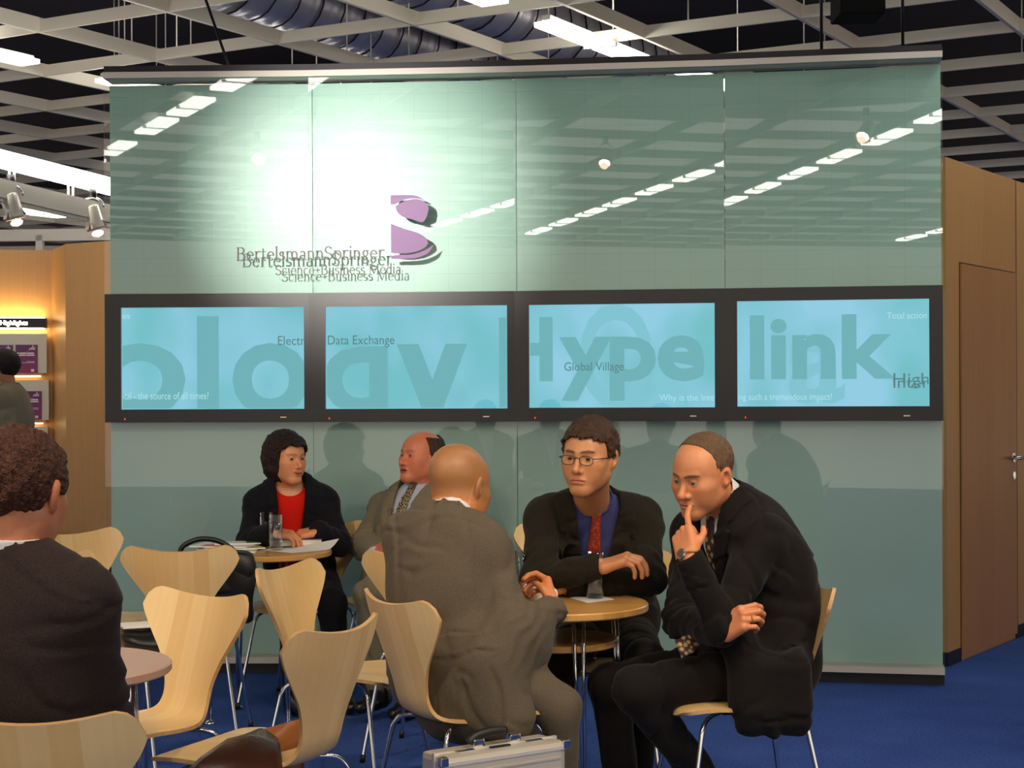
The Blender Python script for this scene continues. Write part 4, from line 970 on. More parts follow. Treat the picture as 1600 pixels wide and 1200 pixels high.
def head_col(V, P):
    x, y, z = V[:, 0], V[:, 1], V[:, 2]; ax = np.abs(x); base = np.array(P.get('skin', sc(214, 158, 118))[:3]) * np.array([1.02, .92, .80]); C = np.tile(base, (len(V), 1))
    def mixc(m, c):
        C[:] = C * (1 - m[:, None]) + np.array(c[:3]) * m[:, None]
    def g(v, c, s): return np.exp(-((v - c) / s) ** 2)
    red = base * np.array([1.02, .80, .76])
    mixc(.55 * g(ax, .042, .022) * g(z, -.032, .022) * (y > .03), red); mixc(.6 * g(ax, 0, .016) * g(z, -.04, .014) * (y > .09), red)
    mixc(.5 * (ax > .070) * (np.abs(z + .008) < .04) * (y > -.04) * (y < .02), red)
    mo = P.get('smile', 0.0); zl = -.0715 + mo * ax * 9 * ax
    lip = np.clip(1.3 - (ax / .0255) ** 2 - ((z - zl) / .0115) ** 2, 0, 1) * (y > .08); mixc(np.clip(lip * 2.2, 0, 1) * .75, P.get('lip', sc(180, 92, 78)))
    bh = P.get('brow', sc(70, 44, 28)); arch = .0180 + .004 * np.sin(np.clip((ax - .01) / .04, 0, 1) * 2.6)
    br = np.clip(1.5 - ((ax - .030) / .0215) ** 4 - ((z - arch) / .0040) ** 2, 0, 1) * (y > .05); mixc(np.clip(br * 1.6, 0, 1) * P.get('browa', .85), bh)
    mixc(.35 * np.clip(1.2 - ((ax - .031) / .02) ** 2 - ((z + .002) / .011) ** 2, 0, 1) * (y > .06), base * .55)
    if P.get('stubble', 0): mixc(P['stubble'] * np.clip((-.048 - z) / .02, 0, 1) * (y > .0) * (z > -.125), base * np.array([.72, .70, .70]))
    for fnm in P.get('paint', []): mixc(*fnm(x, y, z))
    return C
# ---- hand (local: wrist at origin, y to the fingers, palm faces -z, thumb on +x = left hand)
def hand_fn(curl, thumb, spread=.06, scale=1.0):
    base = [(.029, .088, .002), (.0105, .092, .004), (-.0085, .089, .003), (-.0265, .081, .0)]
    lens = [(.042, .025, .021), (.046, .029, .022), (.042, .027, .022), (.033, .020, .019)]
    rad = [.0098, .0102, .0096, .0085]; chains = []
    for i in range(4):
        p = Vector(base[i]); c = curl[i]; yaw = (1.5 - i) * -spread; ang = 0.0; pts = [p]
        for j in range(3):
            ang += math.radians(c[j]); d = Vector((-math.sin(yaw) * math.cos(ang), math.cos(yaw) * math.cos(ang), -math.sin(ang))); p = p + d * lens[i][j]; pts.append(p)
        chains.append((pts, rad[i]))
    tp = [Vector(t) for t in thumb]
    def fn(x, y, z):
        x, y, z = x / scale, y / scale, z / scale
        s = SDF(x, y, z)
        d = s.box((.001, .048, -.001), (.039, .046, .0145), .013)
        d = smin(d, s.cap((.026, .018, -.008), (.030, .085, -.001), .014, .0105), .012); d = smin(d, s.cap((-.025, .015, -.006), (-.027, .078, -.001), .014, .010), .012)
        d = smin(d, s.ell((0, -.008, 0), (.029, .045, .021)), .02)
        for pts, r in chains:
            k = s.sph(pts[0] + Vector((0, 0, .002)), r * 1.08)
            for j in range(3): k = np.minimum(k, s.cap(pts[j], pts[j + 1], r * (1 - .06 * j), r * (.94 - .07 * j)))
            k = smin(k, s.cap(Vector(pts[0]) + Vector((0, -.03, -.001)), pts[0], r * .95, r), .005)
            d = smin(d, k, .0045)
        t = np.minimum(s.cap(tp[0], tp[1], .0145, .0115), np.minimum(s.cap(tp[1], tp[2], .0112, .0102), s.cap(tp[2], tp[3], .0102, .0082)))
        return smin(d, t, .009) * scale
    return fn
RELAX = [(18, 28, 18), (22, 32, 20), (26, 36, 22), (30, 38, 24)]
FIST = [(62, 85, 50), (66, 88, 52), (70, 88, 52), (74, 86, 50)]
TH_OUT = [(.022, .018, -.008), (.048, .050, -.014), (.056, .080, -.020), (.058, .104, -.026)]
TH_IN = [(.022, .018, -.010), (.040, .050, -.022), (.032, .078, -.032), (.018, .094, -.038)]
def hframe(y, palm):
    """hand frame from finger direction and palm normal -> columns x, y, z"""
    y = Vector(y).normalized(); z = -Vector(palm); z = (z - y * z.dot(y)).normalized(); x = y.cross(z); return Matrix((x, y, z)).transposed()
def xform(V, M3, t): return V @ np.array(M3).T + np.array(t)
# ---- whole person
def person(label, base, J, st):
    root = empty('person', (base[0], base[1], 0)); tag(root, label, 'person'); W0 = np.array(root.location)
    J = {k: (Vector(v) if not isinstance(v, (int, float)) else v) for k, v in J.items()}
    size = st.get('size', 1.0)
    a = (J['sL'] - J['sR']); sw = a.length; a = a / sw; u = (J['neck'] - J['pelvis']); u = (u - a * u.dot(a)).normalized(); r_ = -a; fw = u.cross(r_).normalized()
    waist = J.get('waist', J['pelvis'].lerp(J['neck'], .42)); chest = J.get('chest', J['pelvis'].lerp(J['neck'], .72))
    AX = [tuple(a), tuple(fw), tuple(u)]
    up2 = (chest - J['pelvis']).normalized(); AXW = [tuple(a), tuple(up2.cross(-a)), tuple(up2)]
    girth = st.get('girth', 1.0)
    hipa = J.get('hipaxis', a); hipa = (hipa - Vector((0, 0, hipa.z))).normalized()
    hL, hR = J['pelvis'] + hipa * .085, J['pelvis'] - hipa * .085
    def torso(s):
        d = s.ell(chest, (sw * .46, .118 * girth, .19), AX)
        d = smin(d, s.ell(waist, (.152 * girth, .112 * girth, .19), AXW), .08)
        d = smin(d, s.ell(J['pelvis'], (.168 * girth, .125 * girth, .13), AXW), .08)
        d = smin(d, s.cap(J['sL'], J['sR'], .056, .056), .05)
        n2 = J['neck'] + u * .01
        d = smin(d, np.minimum(s.cap(n2, J['sL'].lerp(n2, .25), .050, .048), s.cap(n2, J['sR'].lerp(n2, .25), .050, .048)), .05)
        return d
    def arms(s, r, cuff=None):
        d = None
        for q in 'LR':
            k = s.cap(J['e' + q], J['w' + q], .050 * r, .041 * r)
            if cuff is not None:
                dv = (J['w' + q] - J['e' + q]).normalized(); e_ = J['w' + q] + dv * cuff
                k = smax(k, (s.x - e_.x) * dv.x + (s.y - e_.y) * dv.y + (s.z - e_.z) * dv.z, .004)
            k = smin(s.cap(J['s' + q], J['e' + q], .060 * r, .050 * r), k, .03)
            d = k if d is None else np.minimum(d, k)
        return d
    def box_of(keys, pad):
        P = np.array([tuple(J[k]) for k in keys]); return P.min(0) - pad, P.max(0) + pad
    def put(name, V, Q, mat, parent=root, col=None):
        return link(name, npmesh(V - W0, Q, col), mat, parent)
    H = frame(*st['head'])
    hs = st.get('hscale', 1.0)
    # body: head, neck, trunk, arms and hands as one mesh
    Hp = dict(st.get('hp', {})); Hp.setdefault('skin', sc(214, 158, 118))
    ninv = H.transposed() @ ((J['neck'] - u * .03 - J['head']) / hs); Hp['neckv'] = tuple(ninv)
    vx = st.get('hvox', .0028)
    lo = np.array((-.1, min(-.135, ninv.y - .08), min(-.14, ninv.z - .05))); hi = np.array((.1, max(.125, ninv.y + .08), .13)); lo[0] = min(lo[0], ninv.x - .08); hi[0] = max(hi[0], ninv.x + .08)
    V, Q = polygonise(head_fn(Hp, st.get('face', True)), lo, hi, vx)
    Cc = head_col(V, Hp); VS = [xform(V * hs, H, J['head'])]; QS = [Q]; CS = [Cc]; nv = len(V)
    def core(x, y, z):
        s = SDF(x, y, z); return smin(torso(s) + .012, arms(s, .72), .03)
    lo, hi = box_of([k for k in J if k in ('sL', 'sR', 'eL', 'eR', 'wL', 'wR', 'pelvis', 'neck', 'chest')], .22)
    V, Q = polygonise(core, lo, hi, .016); VS.append(V); QS.append(Q + nv); CS.append(np.tile(np.array(Hp['skin'][:3]), (len(V), 1))); nv += len(V)
    for q in 'LR':
        h = st.get('hand' + q)
        if h is None: continue
        M3 = hframe(h['dir'], h['palm']); V, Q = polygonise(hand_fn(h.get('curl', RELAX), h.get('thumb', TH_OUT), h.get('spread', .06), h.get('scale', 1.0)), (-.09, -.10, -.12), (.11, .24, .06), h.get('vox', .0026))
        if q == 'R': V = V * np.array((-1, 1, 1)); Q = Q[:, ::-1]
        hc = np.tile(np.array(Hp['skin'][:3]) * np.array([1.02, .94, .84]) * np.array(h.get('tint', (1.0, .90, .86))), (len(V), 1))
        VS.append(xform(V, M3, h.get('pos', J['w' + q]))); QS.append(Q + nv); CS.append(hc); nv += len(V)
    body = put('body', np.concatenate(VS), np.concatenate(QS), M_SKIN, root, np.concatenate(CS)); tag(body, 'skin of the head, neck and hands')
    # eyes
    if st.get('face', True):
        for sx in (1, -1):
            gz = st.get('gaze', (0, 0)); b = MB(); n1, n2 = 12, 16; V = []; C = []
            for i in range(n1 + 1):
                t = math.pi * i / n1
                for k in range(n2): p = 2 * math.pi * k / n2; V.append((math.sin(t) * math.cos(p) * .0127, math.cos(t) * .0127, math.sin(t) * math.sin(p) * .0127)); C.append(sc(14, 10, 8)[:3] if t < .26 else (st.get('iris', sc(60, 50, 40))[:3] if t < .60 else sc(176, 160, 148)[:3]))
            F = [(i * n2 + k, (i + 1) * n2 + k, (i + 1) * n2 + (k + 1) % n2, i * n2 + (k + 1) % n2) for i in range(n1) for k in range(n2)]
            G = Matrix.Rotation(math.radians(-gz[0]), 3, 'Z') @ Matrix.Rotation(math.radians(gz[1]), 3, 'X')
            V = xform(xform(np.array(V), G, (sx * .031, .0738, -.002)) * hs, H, J['head']); put('eye', V, np.array(F), M_EYE, body, np.array(C))
    if 'hair' in st:
        fn, lo, hi, mat, vv = st['hair']; V, Q = polygonise(fn, lo, hi, vv)
        o = link('hair', npmesh(V * hs, Q), mat, root); o.matrix_local = Matrix.Translation(J['head'] - root.location) @ H.to_4x4()
    # garments -------------------------------------------------------
    O = J['neck'] + u * .02
    def chestc(s): return s.loc(O, AX)            # lateral (to subject's left), forward, up
    vd, vw = st.get('vdepth', .34), st.get('vwidth', .075)
    def vee(la, fo, uu, grow=0.0):
        hw = vw * (1 + (uu - .03) / vd); return np.maximum(np.maximum(np.maximum(np.abs(la) - hw - grow, fo - .19), -fo - .005), uu - .16)
    nk = st.get('neckhole', .066)
    nd = (J['head'] + H @ Vector((0, -.022, -.05)) * hs - J['neck']).normalized()
    fold = st.get('fold', 1.0); seed = st.get('seed', 1)
    def jacket(x, y, z, extra=0.0, cut=True):
        s = SDF(x, y, z)
        d = torso(s) - .022
        d = smin(d, arms(s, 1.1, st.get('cuff', .0)), .035)
        for e in st.get('jextra', []):
            k = getattr(s, e[0])(*e[1]); d = smin(d, k, e[2])
        # jacket collar standing round the nape
        cn = s.cap(J['neck'] - nd * .03, J['neck'] + nd * st.get('colr', .010), nk + .018, nk + .009); d = smin(d, cn, .02)
        wx, wy, wz = x + .03 * noise(x, y, z, .2, seed + 21, 3), y, z + .03 * noise(x, y, z, .2, seed + 22, 3)
        w = noise(x, y, z, .17, seed) * .006
        for i_, wl in enumerate((.30, .21)):
            n1 = noise(wx, wy, wz * 1.5, wl, seed + 5 + i_, 4); mk = np.clip(noise(x, y, z, .35, seed + 15 + i_, 4) * 2.2 + .45, 0, 1)
            w = w + (np.exp(-(n1 / .10) ** 2) * .0070 - np.exp(-((n1 - .22) / .14) ** 2) * .004) * mk
        la_, fo_, uu_ = chestc(s)
        w = w + np.exp(-((np.abs(la_) - sw * .53) / .008) ** 2) * (uu_ > -.16) * .003 + np.exp(-(la_ / .007) ** 2) * (fo_ < 0) * .003
        ew = 0
        for q in 'LR':
            e_ = J['e' + q]; dv = (J['w' + q] - J['s' + q]).normalized(); r2 = (x - e_.x) ** 2 + (y - e_.y) ** 2 + (z - e_.z) ** 2
            ew = ew + np.exp(-r2 / .010) * np.sin(((x * dv.x + y * dv.y + z * dv.z)) * 150 + 2.5 * noise(x, y, z, .12, seed + 9, 3)) * .0065
        d = d + (w + ew) * fold - extra
        if cut:
            la, fo, uu = chestc(s)
            d = smax(d, -s.cap(J['neck'] - nd * .06, J['neck'] + nd * .2, nk, nk), .006)
            if st.get('vneck', True): d = smax(d, -vee(la, fo, uu), .005)
        return d
    jk = [k for k in J if k in ('sL', 'sR', 'eL', 'eR', 'wL', 'wR', 'pelvis', 'neck', 'chest')]
    lo, hi = box_of(jk, .19)
    if 'jlo' in st: lo = np.minimum(lo, st['jlo'])
    jo = put('jacket', *polygonise(jacket, lo, hi, st.get('jvox', .0085)), st['jacket'])
    if st.get('lapel', True):
        lw = st.get('lapw', .075)
        def lap(x, y, z):
            s = SDF(x, y, z); la, fo, uu = chestc(s); j = jacket(x, y, z, .0, False)
            hw = vw * (1 + (uu - .03) / vd); b_ = np.abs(la) - hw
            wd = lw * np.clip(.25 + (uu + vd - .02) / vd * 1.05, 0.02, 1.0)
            wd = np.where((uu > -.075) & (uu < -.055), wd * .62, wd); wd = np.where(uu >= -.055, wd * .8, wd)
            reg = np.maximum(np.maximum(b_ - wd, -b_ - .006), np.maximum(np.maximum(-fo, fo - .19), np.maximum(uu - .075, -uu - vd - .01)))
            return smax(smax(np.abs(j + .002) - .0085, reg, .003), -s.cap(J['neck'] - nd * .06, J['neck'] + nd * .2, nk, nk), .004)
        c0 = np.array(O - u * .16 + fw * .1); V, Q = polygonise(lap, c0 - .26, c0 + .26, .006)
        if len(V): put('lapel', V, Q, st['jacket'], jo)
    def shirt(x, y, z):
        s = SDF(x, y, z); d = torso(s) - .004; la, fo, uu = chestc(s)
        d = smin(d, s.cap(J['neck'] - u * .03, J['neck'] + nd * .0, .062, .060), .03)
        d = np.maximum(d, -(uu + .5))
        if 'scoop' in st: d = smax(d, uu - st['scoop'] - 7.0 * la * la, .006)
        return d + noise(x, y, z, .09, seed + 3) * .0025
    if 'shirt' in st:
        c0 = np.array(O - u * .18); put('shirt', *polygonise(shirt, c0 - .3, c0 + .3, .010), st['shirt'])
    if 'collar' in st:
        ch = st.get('collarh', .038)
        def collar(x, y, z):
            s = SDF(x, y, z); ax_, b_ = J['neck'], nd
            px, py, pz = x - ax_.x, y - ax_.y, z - ax_.z; h = px * b_.x + py * b_.y + pz * b_.z; rr = np.sqrt(np.maximum((px - b_.x * h) ** 2 + (py - b_.y * h) ** 2 + (pz - b_.z * h) ** 2, 0))
            la, fo, uu = chestc(s); ang = fo / (np.sqrt(fo * fo + la * la) + 1e-6)
            top = ch * (1 - .35 * np.clip(ang, 0, 1)) + .016
            d = np.maximum(np.abs(rr - (st.get('colrad', .0655) + .35 * np.maximum(.012 - h, 0))) - .0035, np.maximum(h - top, -h - .03 - .035 * np.clip(ang, 0, 1)))
            d = np.maximum(d, -(np.maximum(np.abs(la) - (.004 + np.maximum(.01 - h, 0) * .55), -fo)))
            return d
        c0 = np.array(J['neck']); V, Q = polygonise(collar, c0 - .12, c0 + .12, .0045)
        if len(V): put('shirt_collar', V, Q, st['collar'])
    if 'tie' in st:
        def tie(x, y, z):
            s = SDF(x, y, z); la, fo, uu = chestc(s); d0 = shirt(x, y, z)
            hw = .016 + .020 * np.clip((-uu - .02) / .35, 0, 1)
            d = np.maximum(np.maximum(np.abs(la + st.get('tieoff', 0) * np.clip(-uu / .3, 0, 1)) - hw, np.abs(d0) - .009), np.maximum(uu - .0, np.maximum(-uu - .42, -fo)))
            kc = J['neck'] + fw * .066 + u * .0 + nd * .004
            return smin(d, s.ell(kc, (.019, .014, .020), AX), .006)
        c0 = np.array(O - u * .18 + fw * .1); V, Q = polygonise(tie, c0 - .26, c0 + .26, .006)
        if len(V): put('tie', V, Q, st['tie'])
    for q in 'LR':
        if st.get('shirtcuff' + q):
            dv = (J['w' + q] - J['e' + q]).normalized(); b = MB(); p = J['w' + q]
            b.tube([p - dv * .06, p + dv * st.get('cufflen', .010)], .0335, 20); b.build('shirt_cuff', st['shirtcuff' + q], root, world=True)
    def trousers(x, y, z):
        s = SDF(x, y, z)
        d = s.ell(J['pelvis'] - Vector((0, 0, .02)), (.175 * girth, .14 * girth, .12), AXW)
        for h, q in ((hL, 'L'), (hR, 'R')):
            d = smin(d, smin(s.cap(h, J['k' + q], .088, .066), s.cap(J['k' + q], J['a' + q], .064, .052), .03), .04)
        d = d + (noise(x, y, z, .14, seed + 11) * .006 + np.exp(-(noise(x, y, z * .7, .24, seed + 13, 4) / .1) ** 2) * .008) * fold
        return np.maximum(d, .045 - z) if st.get('ground', True) else d
    J['hips'] = J['pelvis']; lo, hi = box_of(['pelvis', 'kL', 'kR', 'aL', 'aR'], .20); lo[2] = max(lo[2], 0.0)
    put('trousers', *polygonise(trousers, lo, hi, .011), st['trousers'])
    for q in 'LR':
        an = J['a' + q]; tdir = Vector(st.get('toe' + q, tuple(fw))); tdir.z = st.get('toez', 0); tdir.normalize(); z0 = an - Vector((0, 0, max(.0, min(.06, an.z - .04))))
        def shoe(x, y, z):
            s = SDF(x, y, z); d = s.cap(z0 - tdir * .05, z0 + tdir * .06, .036, .040); d = smin(d, s.cap(z0 + tdir * .06, z0 + tdir * .16 - Vector((0, 0, .006)), .038, .028), .03)
            d = smin(d, s.cap(an, z0, .042, .04), .03); return np.maximum(d, (z0.z - .034) - z)
        c0 = np.array(z0 + tdir * .05); put('shoe', *polygonise(shoe, c0 - .2, c0 + .2, .010), M_SHOE)
    return root, H, J, dict(a=a, fw=fw, u=u, body=body, O=O)
def eyemat():
    m, nt, p, N, L = newmat('eye'); a = N.new('ShaderNodeVertexColor'); a.layer_name = 'Col'; L.new(a.outputs[0], p.inputs['Base Color']); p.inputs['Roughness'].default_value = .12; return m
M_EYE = eyemat(); M_SHOE = plain('black_shoe', sc(18, 16, 15), .3)
# ---- hair shapes (head-local)
def hair_from(P, thick, cut, amp=.003, wl=.02, seed=3, grow=None):
    def fn(x, y, z):
        s = SDF(x, y, z); d = skull(s, P) - thick
        if grow is not None: d = smin(d, grow(s, x, y, z), .03)
        d = d + noise(x, y, z, wl, seed, 8) * amp + noise(x, y, z, wl * 2.7, seed + 1, 5) * amp
        return smax(d, cut(x, y, z), .004)
    return fn
HB = ((-.125, -.15, -.15), (.125, .13, .16))
def cutG(x, y, z):
    ax = np.abs(x); zl = .066 + noise(x, y, z * .3, .012, 2, 6) * .012 - .35 * np.maximum(ax - .03, 0)
    c1 = np.minimum(y - (.030 + .25 * (z - .03)), zl - z); c2 = np.minimum(y + .026, -.002 - z); c3 = -.082 - z + .012 * np.cos(x * 40)
    return np.maximum(np.maximum(c1, c2), c3)
def cutW(x, y, z):
    ax = np.abs(x); zl = .060 + noise(x, y, z * .3, .025, 5, 5) * .014 - .55 * np.maximum(ax - .035, 0)
    c1 = np.minimum(y - (.036 + .10 * (z + .05)), zl - z); c3 = -.118 - z + noise(x, y, z, .03, 8, 5) * .022
    return np.maximum(c1, c3)
def growW(s, x, y, z):
    d = s.ell((0, -.038, -.012), (.098, .096, .118)); return d + noise(x, y, z * .5, .035, 21, 6) * .006
def cutB(x, y, z):
    c1 = y - (.010 + .2 * (z - .03)); c2 = np.minimum(z - .088, y + .085); c3 = -.065 - z; c4 = np.minimum(y + .028, -.005 - z)
    return np.maximum(np.maximum(c1, c2), np.maximum(c3, c4))
def cutR(x, y, z):
    ax = np.abs(x); c1 = y + noise(x, y, z, .02, 4, 6) * .006 - (.018 + .55 * np.maximum(z - .065, 0) * (1 - 12 * np.maximum(ax - .03, 0)) - .012 * (z < .03)); c3 = -.072 - z; c4 = np.minimum(y + .028, .0 - z)
    return np.maximum(c1, np.maximum(c3, c4))
def cutF(x, y, z):
    c1 = np.minimum(y - .04, .07 - z); c2 = np.minimum(y + .028, -.004 - z); c3 = -.080 - z + 3.0 * x * x
    return np.maximum(np.maximum(c1, c2), c3)
M_HG = hairmat('brown_hair', sc(92, 66, 44), sc(48, 32, 22)); M_HW = hairmat('dark_brown_hair', sc(62, 36, 26), sc(20, 12, 10))
M_HB = hairmat('brown_side_hair', sc(96, 68, 46), sc(50, 34, 24)); M_HR = hairmat('greying_hair', sc(132, 104, 76), sc(92, 70, 50)); M_HF = hairmat('auburn_hair', sc(104, 62, 40), sc(46, 24, 18), .55)
# ---- cloths
C_S = cloth('brown_grey_wool', sc(104, 94, 78), sc(84, 75, 62)); C_G = cloth('dark_olive_wool', sc(48, 43, 34), sc(30, 26, 20)); C_R = cloth('black_wool', sc(34, 30, 28), sc(20, 18, 17))
C_W = cloth('black_jacket', sc(28, 28, 34), sc(16, 16, 20)); C_B = cloth('tweed', sc(150, 138, 112), sc(92, 84, 66), 420); C_F = cloth('charcoal_brown_wool', sc(62, 50, 46), sc(42, 34, 33)); C_K = cloth('beige_jacket', sc(150, 138, 116), sc(120, 108, 90))
C_BT = cloth('grey_trousers', sc(128, 120, 100), sc(96, 90, 74))
S_BLUE = cloth('slate_blue_shirt', sc(70, 76, 128), sc(56, 60, 108), 500, .8, .1); S_WHITE = cloth('white_shirt', sc(232, 230, 228), sc(214, 212, 212), 500, .8, .1); S_PALE = cloth('pale_blue_shirt', sc(198, 206, 226), sc(176, 186, 212), 500, .8, .1)
S_RED = cloth('red_knit', sc(226, 34, 18), sc(200, 22, 12), 500, .85, .15)
def tiemat(name, c1, c2, c3, scale):
    m, nt, p, N, L = newmat(name); tc = N.new('ShaderNodeTexCoord'); v = N.new('ShaderNodeTexVoronoi'); v.inputs['Scale'].default_value = scale; L.new(tc.outputs['Object'], v.inputs[0])
    cr = N.new('ShaderNodeValToRGB'); e = cr.color_ramp.elements; e[0].color = c1; e[1].color = c2; e[0].position = .3; e[1].position = .55; q = e.new(.42); q.color = c3
    L.new(v.outputs['Distance'], cr.inputs[0]); L.new(cr.outputs[0], p.inputs['Base Color']); p.inputs['Roughness'].default_value = .55; return m
T_RED = tiemat('red_tie', sc(176, 84, 46), sc(140, 40, 26), sc(150, 46, 30), 110); T_PAT = tiemat('speckled_tie', sc(206, 190, 140), sc(44, 38, 36), sc(150, 128, 90), 150); T_DK = tiemat('dark_tie', sc(176, 150, 110), sc(44, 26, 30), sc(70, 44, 44), 40)
V3 = Vector
# ---- 1: man in glasses, behind the table
J = dict(pelvis=A(945, 985, 5.98), neck=A(924, 790, 5.66), sR=A(852, 812, 5.64), sL=A(1000, 815, 5.70), eR=A(838, 905, 5.46), wR=A(938, 886, 5.40), eL=A(1012, 905, 5.52), wL=A(878, 918, 5.47),
         head=A(920, 714, 5.47), kR=A(868, 1040, 5.42), kL=A(1005, 1035, 5.45), aR=A(868, 1250, 5.50), aL=A(985, 1250, 5.52), waist=A(940, 925, 5.92), chest=A(930, 868, 5.76))
HPG = dict(skin=sc(206, 152, 110), jaw=1.0, w=.98, eye=1.35, smile=-.5, lip=sc(186, 92, 78), brow=sc(64, 42, 28), stubble=.25)
g, HG, JG, XG = person('man in glasses with dark suit, red tie and crossed forearms', (.33, 5.9), J, dict(head=(-26, 2, 2), hp=HPG, hscale=1.03, gaze=(-4, -2), hair=(hair_from(HPG, .013, cutG, .0045, .020), *HB, M_HG, .0035),
    colrad=.068, neckhole=.074, jacket=C_G, shirt=S_BLUE, collar=S_BLUE, tie=T_RED, trousers=C_G, seed=11, fold=.85, vdepth=.40, vwidth=.085,
    handR=dict(dir=A(1000, 868, 5.36) - A(938, 886, 5.40), palm=(0, .25, -1), curl=[(32, 40, 20), (36, 44, 22), (40, 46, 22), (44, 46, 22)], thumb=[(.022, .018, -.008), (.036, .050, -.012), (.037, .078, -.014), (.034, .10, -.018)], spread=.0), handL=dict(dir=(-1, 0, -.02), palm=(0, 0, -1))))
def eyewear(root, H, c, hs):
    gl = empty('glasses', Vector((0, 0, 0))); gl.parent = root; W = wpos(root)
    def T(p): return H @ (Vector(p) * hs) + c - W
    for sx in (1, -1):
        rim = [T((sx * (.032 + .0225 * math.copysign(abs(math.cos(t)) ** .75, math.cos(t))), .0985 - .10 * (abs(.032 + .0225 * math.cos(t)) - .032) ** 1 * .9, -.006 + .0145 * math.copysign(abs(math.sin(t)) ** .8, math.sin(t)))) for t in [2 * math.pi * i / 28 for i in range(29)]]
        MB().tube(rim, .0013, 6, cap=False).build('rim', M_DARKMET, gl)
        MB().tube([T((sx * .0545, .0955, .0)), T((sx * .066, .088, .001)), T((sx * .074, .06, .001)), T((sx * .080, .0, .0)), T((sx * .080, -.018, -.012))], .0015, 6).build('temple', M_DARKMET, gl)
    MB().tube([T((-.0105, .099, .0)), T((0, .1015, .003)), T((.0105, .099, .0))], .0014, 6).build('bridge', M_DARKMET, gl)
eyewear(g, HG, JG['head'], 1.03)
# ---- 2: thinking man at the right
J = dict(pelvis=A(1198, 1038, 5.16), neck=A(1136, 790, 5.20), sR=A(1082, 838, 5.36), sL=A(1186, 848, 5.06), eL=A(1124, 978, 4.88), wL=A(1072, 872, 4.86), eR=A(1062, 972, 5.12), wR=A(1124, 988, 4.86),
         head=A(1096, 742, 5.12), kL=A(985, 1078, 4.96), kR=A(948, 1070, 5.28), aL=A(1112, 1240, 5.14), aR=A(972, 1265, 5.34), waist=A(1204, 945, 5.2), chest=A(1172, 872, 5.2))
HPR = dict(skin=sc(214, 150, 108), jaw=1.03, w=1.0, smile=-.3, nose=1.1, eye=1.15, lip=sc(184, 108, 90), brow=sc(84, 58, 40), stubble=.12)
jr = A(1200, 1060, 5.02)
r, HR_, JR, XR = person('man in a black suit leaning forward, finger on his lips and a gold watch', (.75, 5.1), J, dict(head=(-46, 16, 4), hp=HPR, hscale=1.03, gaze=(4, 6), iris=sc(80, 90, 90), hair=(hair_from(HPR, .0035, cutR, .0014, .012), *HB, M_HR, .003),
    jacket=C_R, shirt=S_WHITE, collar=S_WHITE, tie=T_DK, trousers=C_R, seed=23, vdepth=.36, vwidth=.085, collarh=.056, cuff=.004, neckhole=.072, shirtcuffR=S_WHITE, cufflen=.006,
    jextra=[('cap', (A(1212, 985, 5.10), A(1198, 1105, 5.06), .085, .080), .08), ('box', (A(1204, 1090, 4.905), (.115, .045, .125), .045), .10), ('cap', (A(1150, 1000, 4.98), A(1165, 1100, 4.90), .05, .045), .06), ('cap', (A(1172, 850, 5.24), A(1212, 960, 5.24), .10, .10), .08)], jlo=np.array((.3, 4.7, .3)),
    handL=dict(dir=A(1060, 812, 4.955) - A(1072, 872, 4.86), palm=(.52, .80, .12), curl=[(2, 18, 10), (62, 82, 42), (70, 86, 46), (74, 86, 46)], thumb=[(.022, .018, -.008), (.044, .046, -.022), (.050, .072, -.036), (.046, .096, -.044)], spread=.03),
    handR=dict(dir=A(1168, 964, 4.80) - A(1124, 988, 4.86), palm=(.25, .8, -.5), curl=[(38, 52, 34), (44, 58, 36), (48, 58, 36), (52, 58, 36)], thumb=TH_IN)))
wt = JR['wL']; dv = (JR['wL'] - JR['eL']).normalized(); hd = (A(1060, 812, 4.955) - A(1072, 872, 4.86)).normalized()
wa = empty('wristwatch', V3((0, 0, 0))); wa.parent = r
HM = hframe(hd, (.52, .80, .12)); wc = wt - hd * .002
band = [wc + HM @ V3((math.cos(t) * .0305, 0, math.sin(t) * .0235)) for t in [2 * math.pi * i / 24 for i in range(25)]]
M_GOLD = plain('gold_band', sc(196, 160, 70), .25, .9)
MB().tube(band, .0085, 8, cap=False, flat=.3).build('watch_band', M_GOLD, wa, world=True)
wf = wc + HM @ V3((0, 0, .0245))
nz_ = (HM @ V3((0, 0, 1))).normalized()
MB().tube([wf - nz_ * .002, wf + nz_ * .007], .0165, 24).build('watch_case', M_CHROME, wa, world=True); MB().tube([wf + nz_ * .0071, wf + nz_ * .0076], .012, 24).build('watch_dial', plain('watch_dial', sc(96, 70, 44), .4), wa, world=True)
b = MB(); te = [A(1092, 1000, 4.97), A(1074, 1008, 4.95), A(1058, 1020, 4.93)]; wv = V3((.012, -.02, -.034))
b.add([te[0] + wv * .4, te[0] - wv * .4, te[1] + wv * .7, te[1] - wv * .7, te[2] + wv * .5, te[2] - wv * .9], [(0, 1, 3, 2), (2, 3, 5, 4)], True); o = b.build('tie_end', tiemat('striped_tie', sc(190, 160, 110), sc(60, 36, 34), sc(120, 84, 64), 60), r, world=True); o.modifiers.new('thick', 'SOLIDIFY').thickness = .004
HN = hframe(A(1168, 964, 4.80) - A(1124, 988, 4.86), (.25, .8, -.5)); an_ = math.radians(48); fd = V3((0, math.cos(an_), -math.sin(an_))); rc = V3((.0085, .089, .003)) + fd * .022; sd = V3((1, 0, 0)); ud = fd.cross(sd)
MB().tube([JR['wR'] + HN @ (rc + (sd * math.cos(t) + ud * math.sin(t)) * .0104) for t in [2 * math.pi * i / 20 for i in range(21)]], .0016, 6, cap=False).build('finger_ring', M_GOLD, r, world=True)   # wedding band
